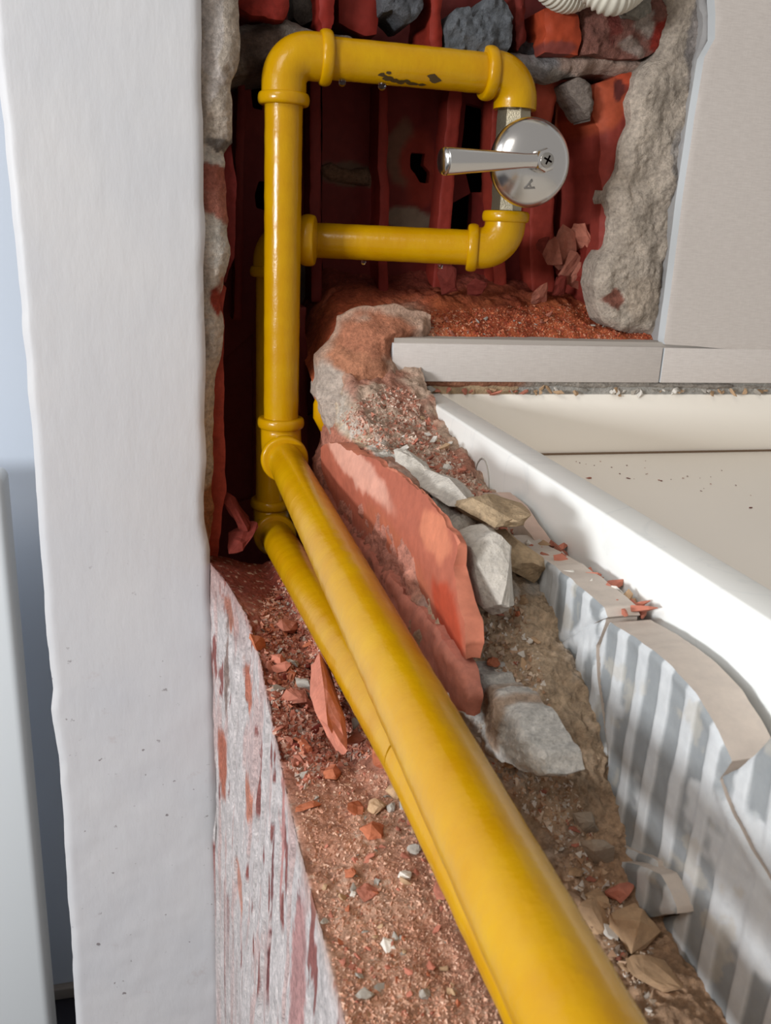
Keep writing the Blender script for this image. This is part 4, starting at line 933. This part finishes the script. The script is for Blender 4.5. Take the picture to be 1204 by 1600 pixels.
# ================================================================= valve
sv = empty('shutoff_valve', (xv, .8, P(795, 250, Y=.8)[2])); tag(sv, 'chrome gas shut-off valve with round cover plate and lever handle', 'valve'); LV = Vector(sv.location)
def insv(o): o.parent = sv; o.location = Vector(o.location) - LV; return o
za = P(795, 176, Y=.8)[2]; zc = P(795, 322, Y=.8)[2]; zm = (za + zc) / 2
insv(tube_obj('valve_body', [(xv, .8, zc - .004), (xv, .8, zc + .006), (xv, .8, zc + .012), (xv, .8, zm - .014), (xv, .8, zm), (xv, .8, zm + .014), (xv, .8, za - .012), (xv, .8, za - .003), (xv, .8, za + .006)],
              [.0148, .0148, .0155, .0155, .020, .0155, .0160, .0160, .0148], M['nickel'], seg=8, sharp=20))
insv(tube_obj('threaded_nipple', [(xv, .8, za + .001 + i * .0007) for i in range(14)], [.0150 + (.0005 if i % 2 else -.0003) for i in range(14)], M['nickel'], seg=32))
# raised grip panel on the body
insv(tube_obj('bonnet', [(xv, .79, zm), (xv, .765, zm), (xv, .75, zm)], [.012, .012, .010], M['nickel'], seg=6, sharp=20))
hx = Vector((xv + .0005, 0, P(828, 254, Y=.752)[2]))
rd = .0365; yc = .757; pts = []; rad = []
prof_ = [(0.0, 1.0), (.0015, 1.0), (.004, .985), (.008, .93), (.012, .83), (.0155, .68), (.018, .5), (.0195, .33), (.0202, .2), (.0204, .12)]
esc = insv(tube_obj('cover_plate', [(hx.x, yc - a, hx.z) for a, _ in prof_], [rd * r_ for _, r_ in prof_], M['chrome'], seg=72, sharp=30))
hy = yc - .0204
insv(tube_obj('spindle', [(hx.x, hy + .002, hx.z), (hx.x, hy - .006, hx.z)], [.0050, .0050], M['chrome'], seg=24))
# lever: hub plus tapering handle pointing left
lev = empty('lever', (hx.x, hy - .010, hx.z)); lev.parent = sv; lev.location = Vector((hx.x, hy - .010, hx.z)) - LV
hub0 = Vector((hx.x, hy - .010, hx.z)); tip = Vector(P(688, 252, Y=hub0.y - .012)); dlev = (tip - hub0)
pts = []; rad = []
N_ = 26
rp = [(0, .0015), (.0, .0060), (.06, .0062), (.12, .0058), (.2, .0060), (.35, .0070), (.55, .0082), (.75, .0095), (.9, .0105), (.955, .0107), (.96, .0100), (.97, .0105), (.985, .0097), (.995, .0068), (1.0, .002)]
h_ = tube_obj('handle', [hub0 + dlev * t for t, _ in rp], [r_ for _, r_ in rp], M['chrome'], seg=40, sharp=50)
h_.parent = lev; h_.location = -hub0
h_ = tube_obj('hub', [hub0 + Vector((0, .006, 0)), hub0 + Vector((0, -.004, 0)), hub0 + Vector((0, -.0068, 0)), hub0 + Vector((0, -.0075, 0))], [.0098, .0098, .0088, .0070], M['chrome'], seg=8, sharp=20)
h_.parent = lev; h_.location = -hub0
h_ = tube_obj('screw', [hub0 + Vector((0, -.007, 0)), hub0 + Vector((0, -.0086, 0)), hub0 + Vector((0, -.0092, 0))], [.0060, .0057, .0040], M['steel'], seg=24, sharp=40)
h_.parent = lev; h_.location = -hub0
bm = bmesh.new()
for rz in (.4, .4 + math.pi / 2):
    mt = Matrix.Translation(hub0 + Vector((0, -.0092, 0))) @ Matrix.Rotation(rz, 4, 'Y') @ Matrix.Diagonal((.0075, .0006, .0014, 1)); bmesh.ops.create_cube(bm, size=1, matrix=mt)
me = bpy.data.meshes.new('screw_slot'); bm.to_mesh(me); bm.free(); me.materials.append(M['dark']); h_ = bpy.data.objects.new('screw_slot', me); sc.collection.objects.link(h_); h_.parent = lev; h_.location = -hub0
# raised letter on the plate
cu = bpy.data.curves.new('letter', 'FONT'); cu.body = 'A'; cu.size = .0125; cu.extrude = .0004; cu.bevel_depth = .0002; cu.align_x = 'CENTER'; cu.align_y = 'CENTER'
to = bpy.data.objects.new('tmp_letter', cu); sc.collection.objects.link(to); bpy.context.view_layer.update()
me = bpy.data.meshes.new_from_object(to); bpy.data.objects.remove(to); me.name = 'letter'; me.materials.clear(); me.materials.append(M['engrave'])
lp = Vector((hx.x - .0050, 0, hx.z - .0195)); rr_ = math.hypot(lp.x - hx.x, lp.z - hx.z) / rd
dep = np.interp(rr_, [r_ for _, r_ in prof_][::-1], [a for a, _ in prof_][::-1])
lo_ = bpy.data.objects.new('letter', me); sc.collection.objects.link(lo_)
nrm = Vector((lp.x - hx.x, -.045, lp.z - hx.z)).normalized(); qt = nrm.to_track_quat('Z', 'Y')
lo_.rotation_euler = (qt.to_matrix() @ Matrix.Rotation(math.radians(118), 3, 'Z')).to_euler(); lo_.parent = esc
lo_.location = Vector((lp.x, yc - dep - .0001, lp.z))

# ================================================================= corrugated conduits
def conduit(name, ctrl, r, label):
    ctrl = [Vector(c) for c in ctrl]; pts = []
    for i in range(len(ctrl) - 1):
        p0 = ctrl[max(0, i - 1)]; p1 = ctrl[i]; p2 = ctrl[i + 1]; p3 = ctrl[min(len(ctrl) - 1, i + 2)]
        for k in range(60):
            t = k / 60; pts.append(.5 * ((2 * p1) + (-p0 + p2) * t + (2 * p0 - 5 * p1 + 4 * p2 - p3) * t * t + (-p0 + 3 * p1 - 3 * p2 + p3) * t ** 3))
    # resample
    out = [pts[0]]; acc = 0; step = .0007
    for a, c in zip(pts, pts[1:]):
        dl = (c - a).length; acc += dl
        while acc >= step: acc -= step; out.append(c - (c - a).normalized() * acc if dl > 0 else c)
    rad = [r * (1 + .07 * math.sin(i * .0007 / .0034 * 2 * math.pi)) for i in range(len(out))]
    o = tube_obj(name, out, rad, M['conduit'], seg=28, sharp=180); tag(o, label, 'conduit'); return o
a = P(862, -30, Y=.775); c_ = P(905, -4, Y=.765); d_ = P(948, -32, Y=.775)
conduit('conduit', [P(835, -90, Y=.80), P(852, -32, Y=.785), P(890, -8, Y=.79), P(926, -40, Y=.795), P(930, -100, Y=.81)], .0138, 'white corrugated conduit bend at the top, left of two')
conduit('conduit', [P(905, -100, Y=.78), P(915, -45, Y=.765), P(955, -9, Y=.755), P(998, -40, Y=.765), P(1010, -100, Y=.78)], .0155, 'white corrugated conduit bend at the top, right of two')

# ================================================================= white cabinet standing in the room beyond
cb = box('cabinet', (-0.62, 1.14, -1.36), (P(42, 1180, Y=1.14)[0], 1.20, P(0, 745, Y=1.14)[2]), M['cabinet'], bev=0.012, seg=5)
tag(cb, 'smooth white cabinet with rounded edges standing behind the wall end, lower left', 'cabinet')
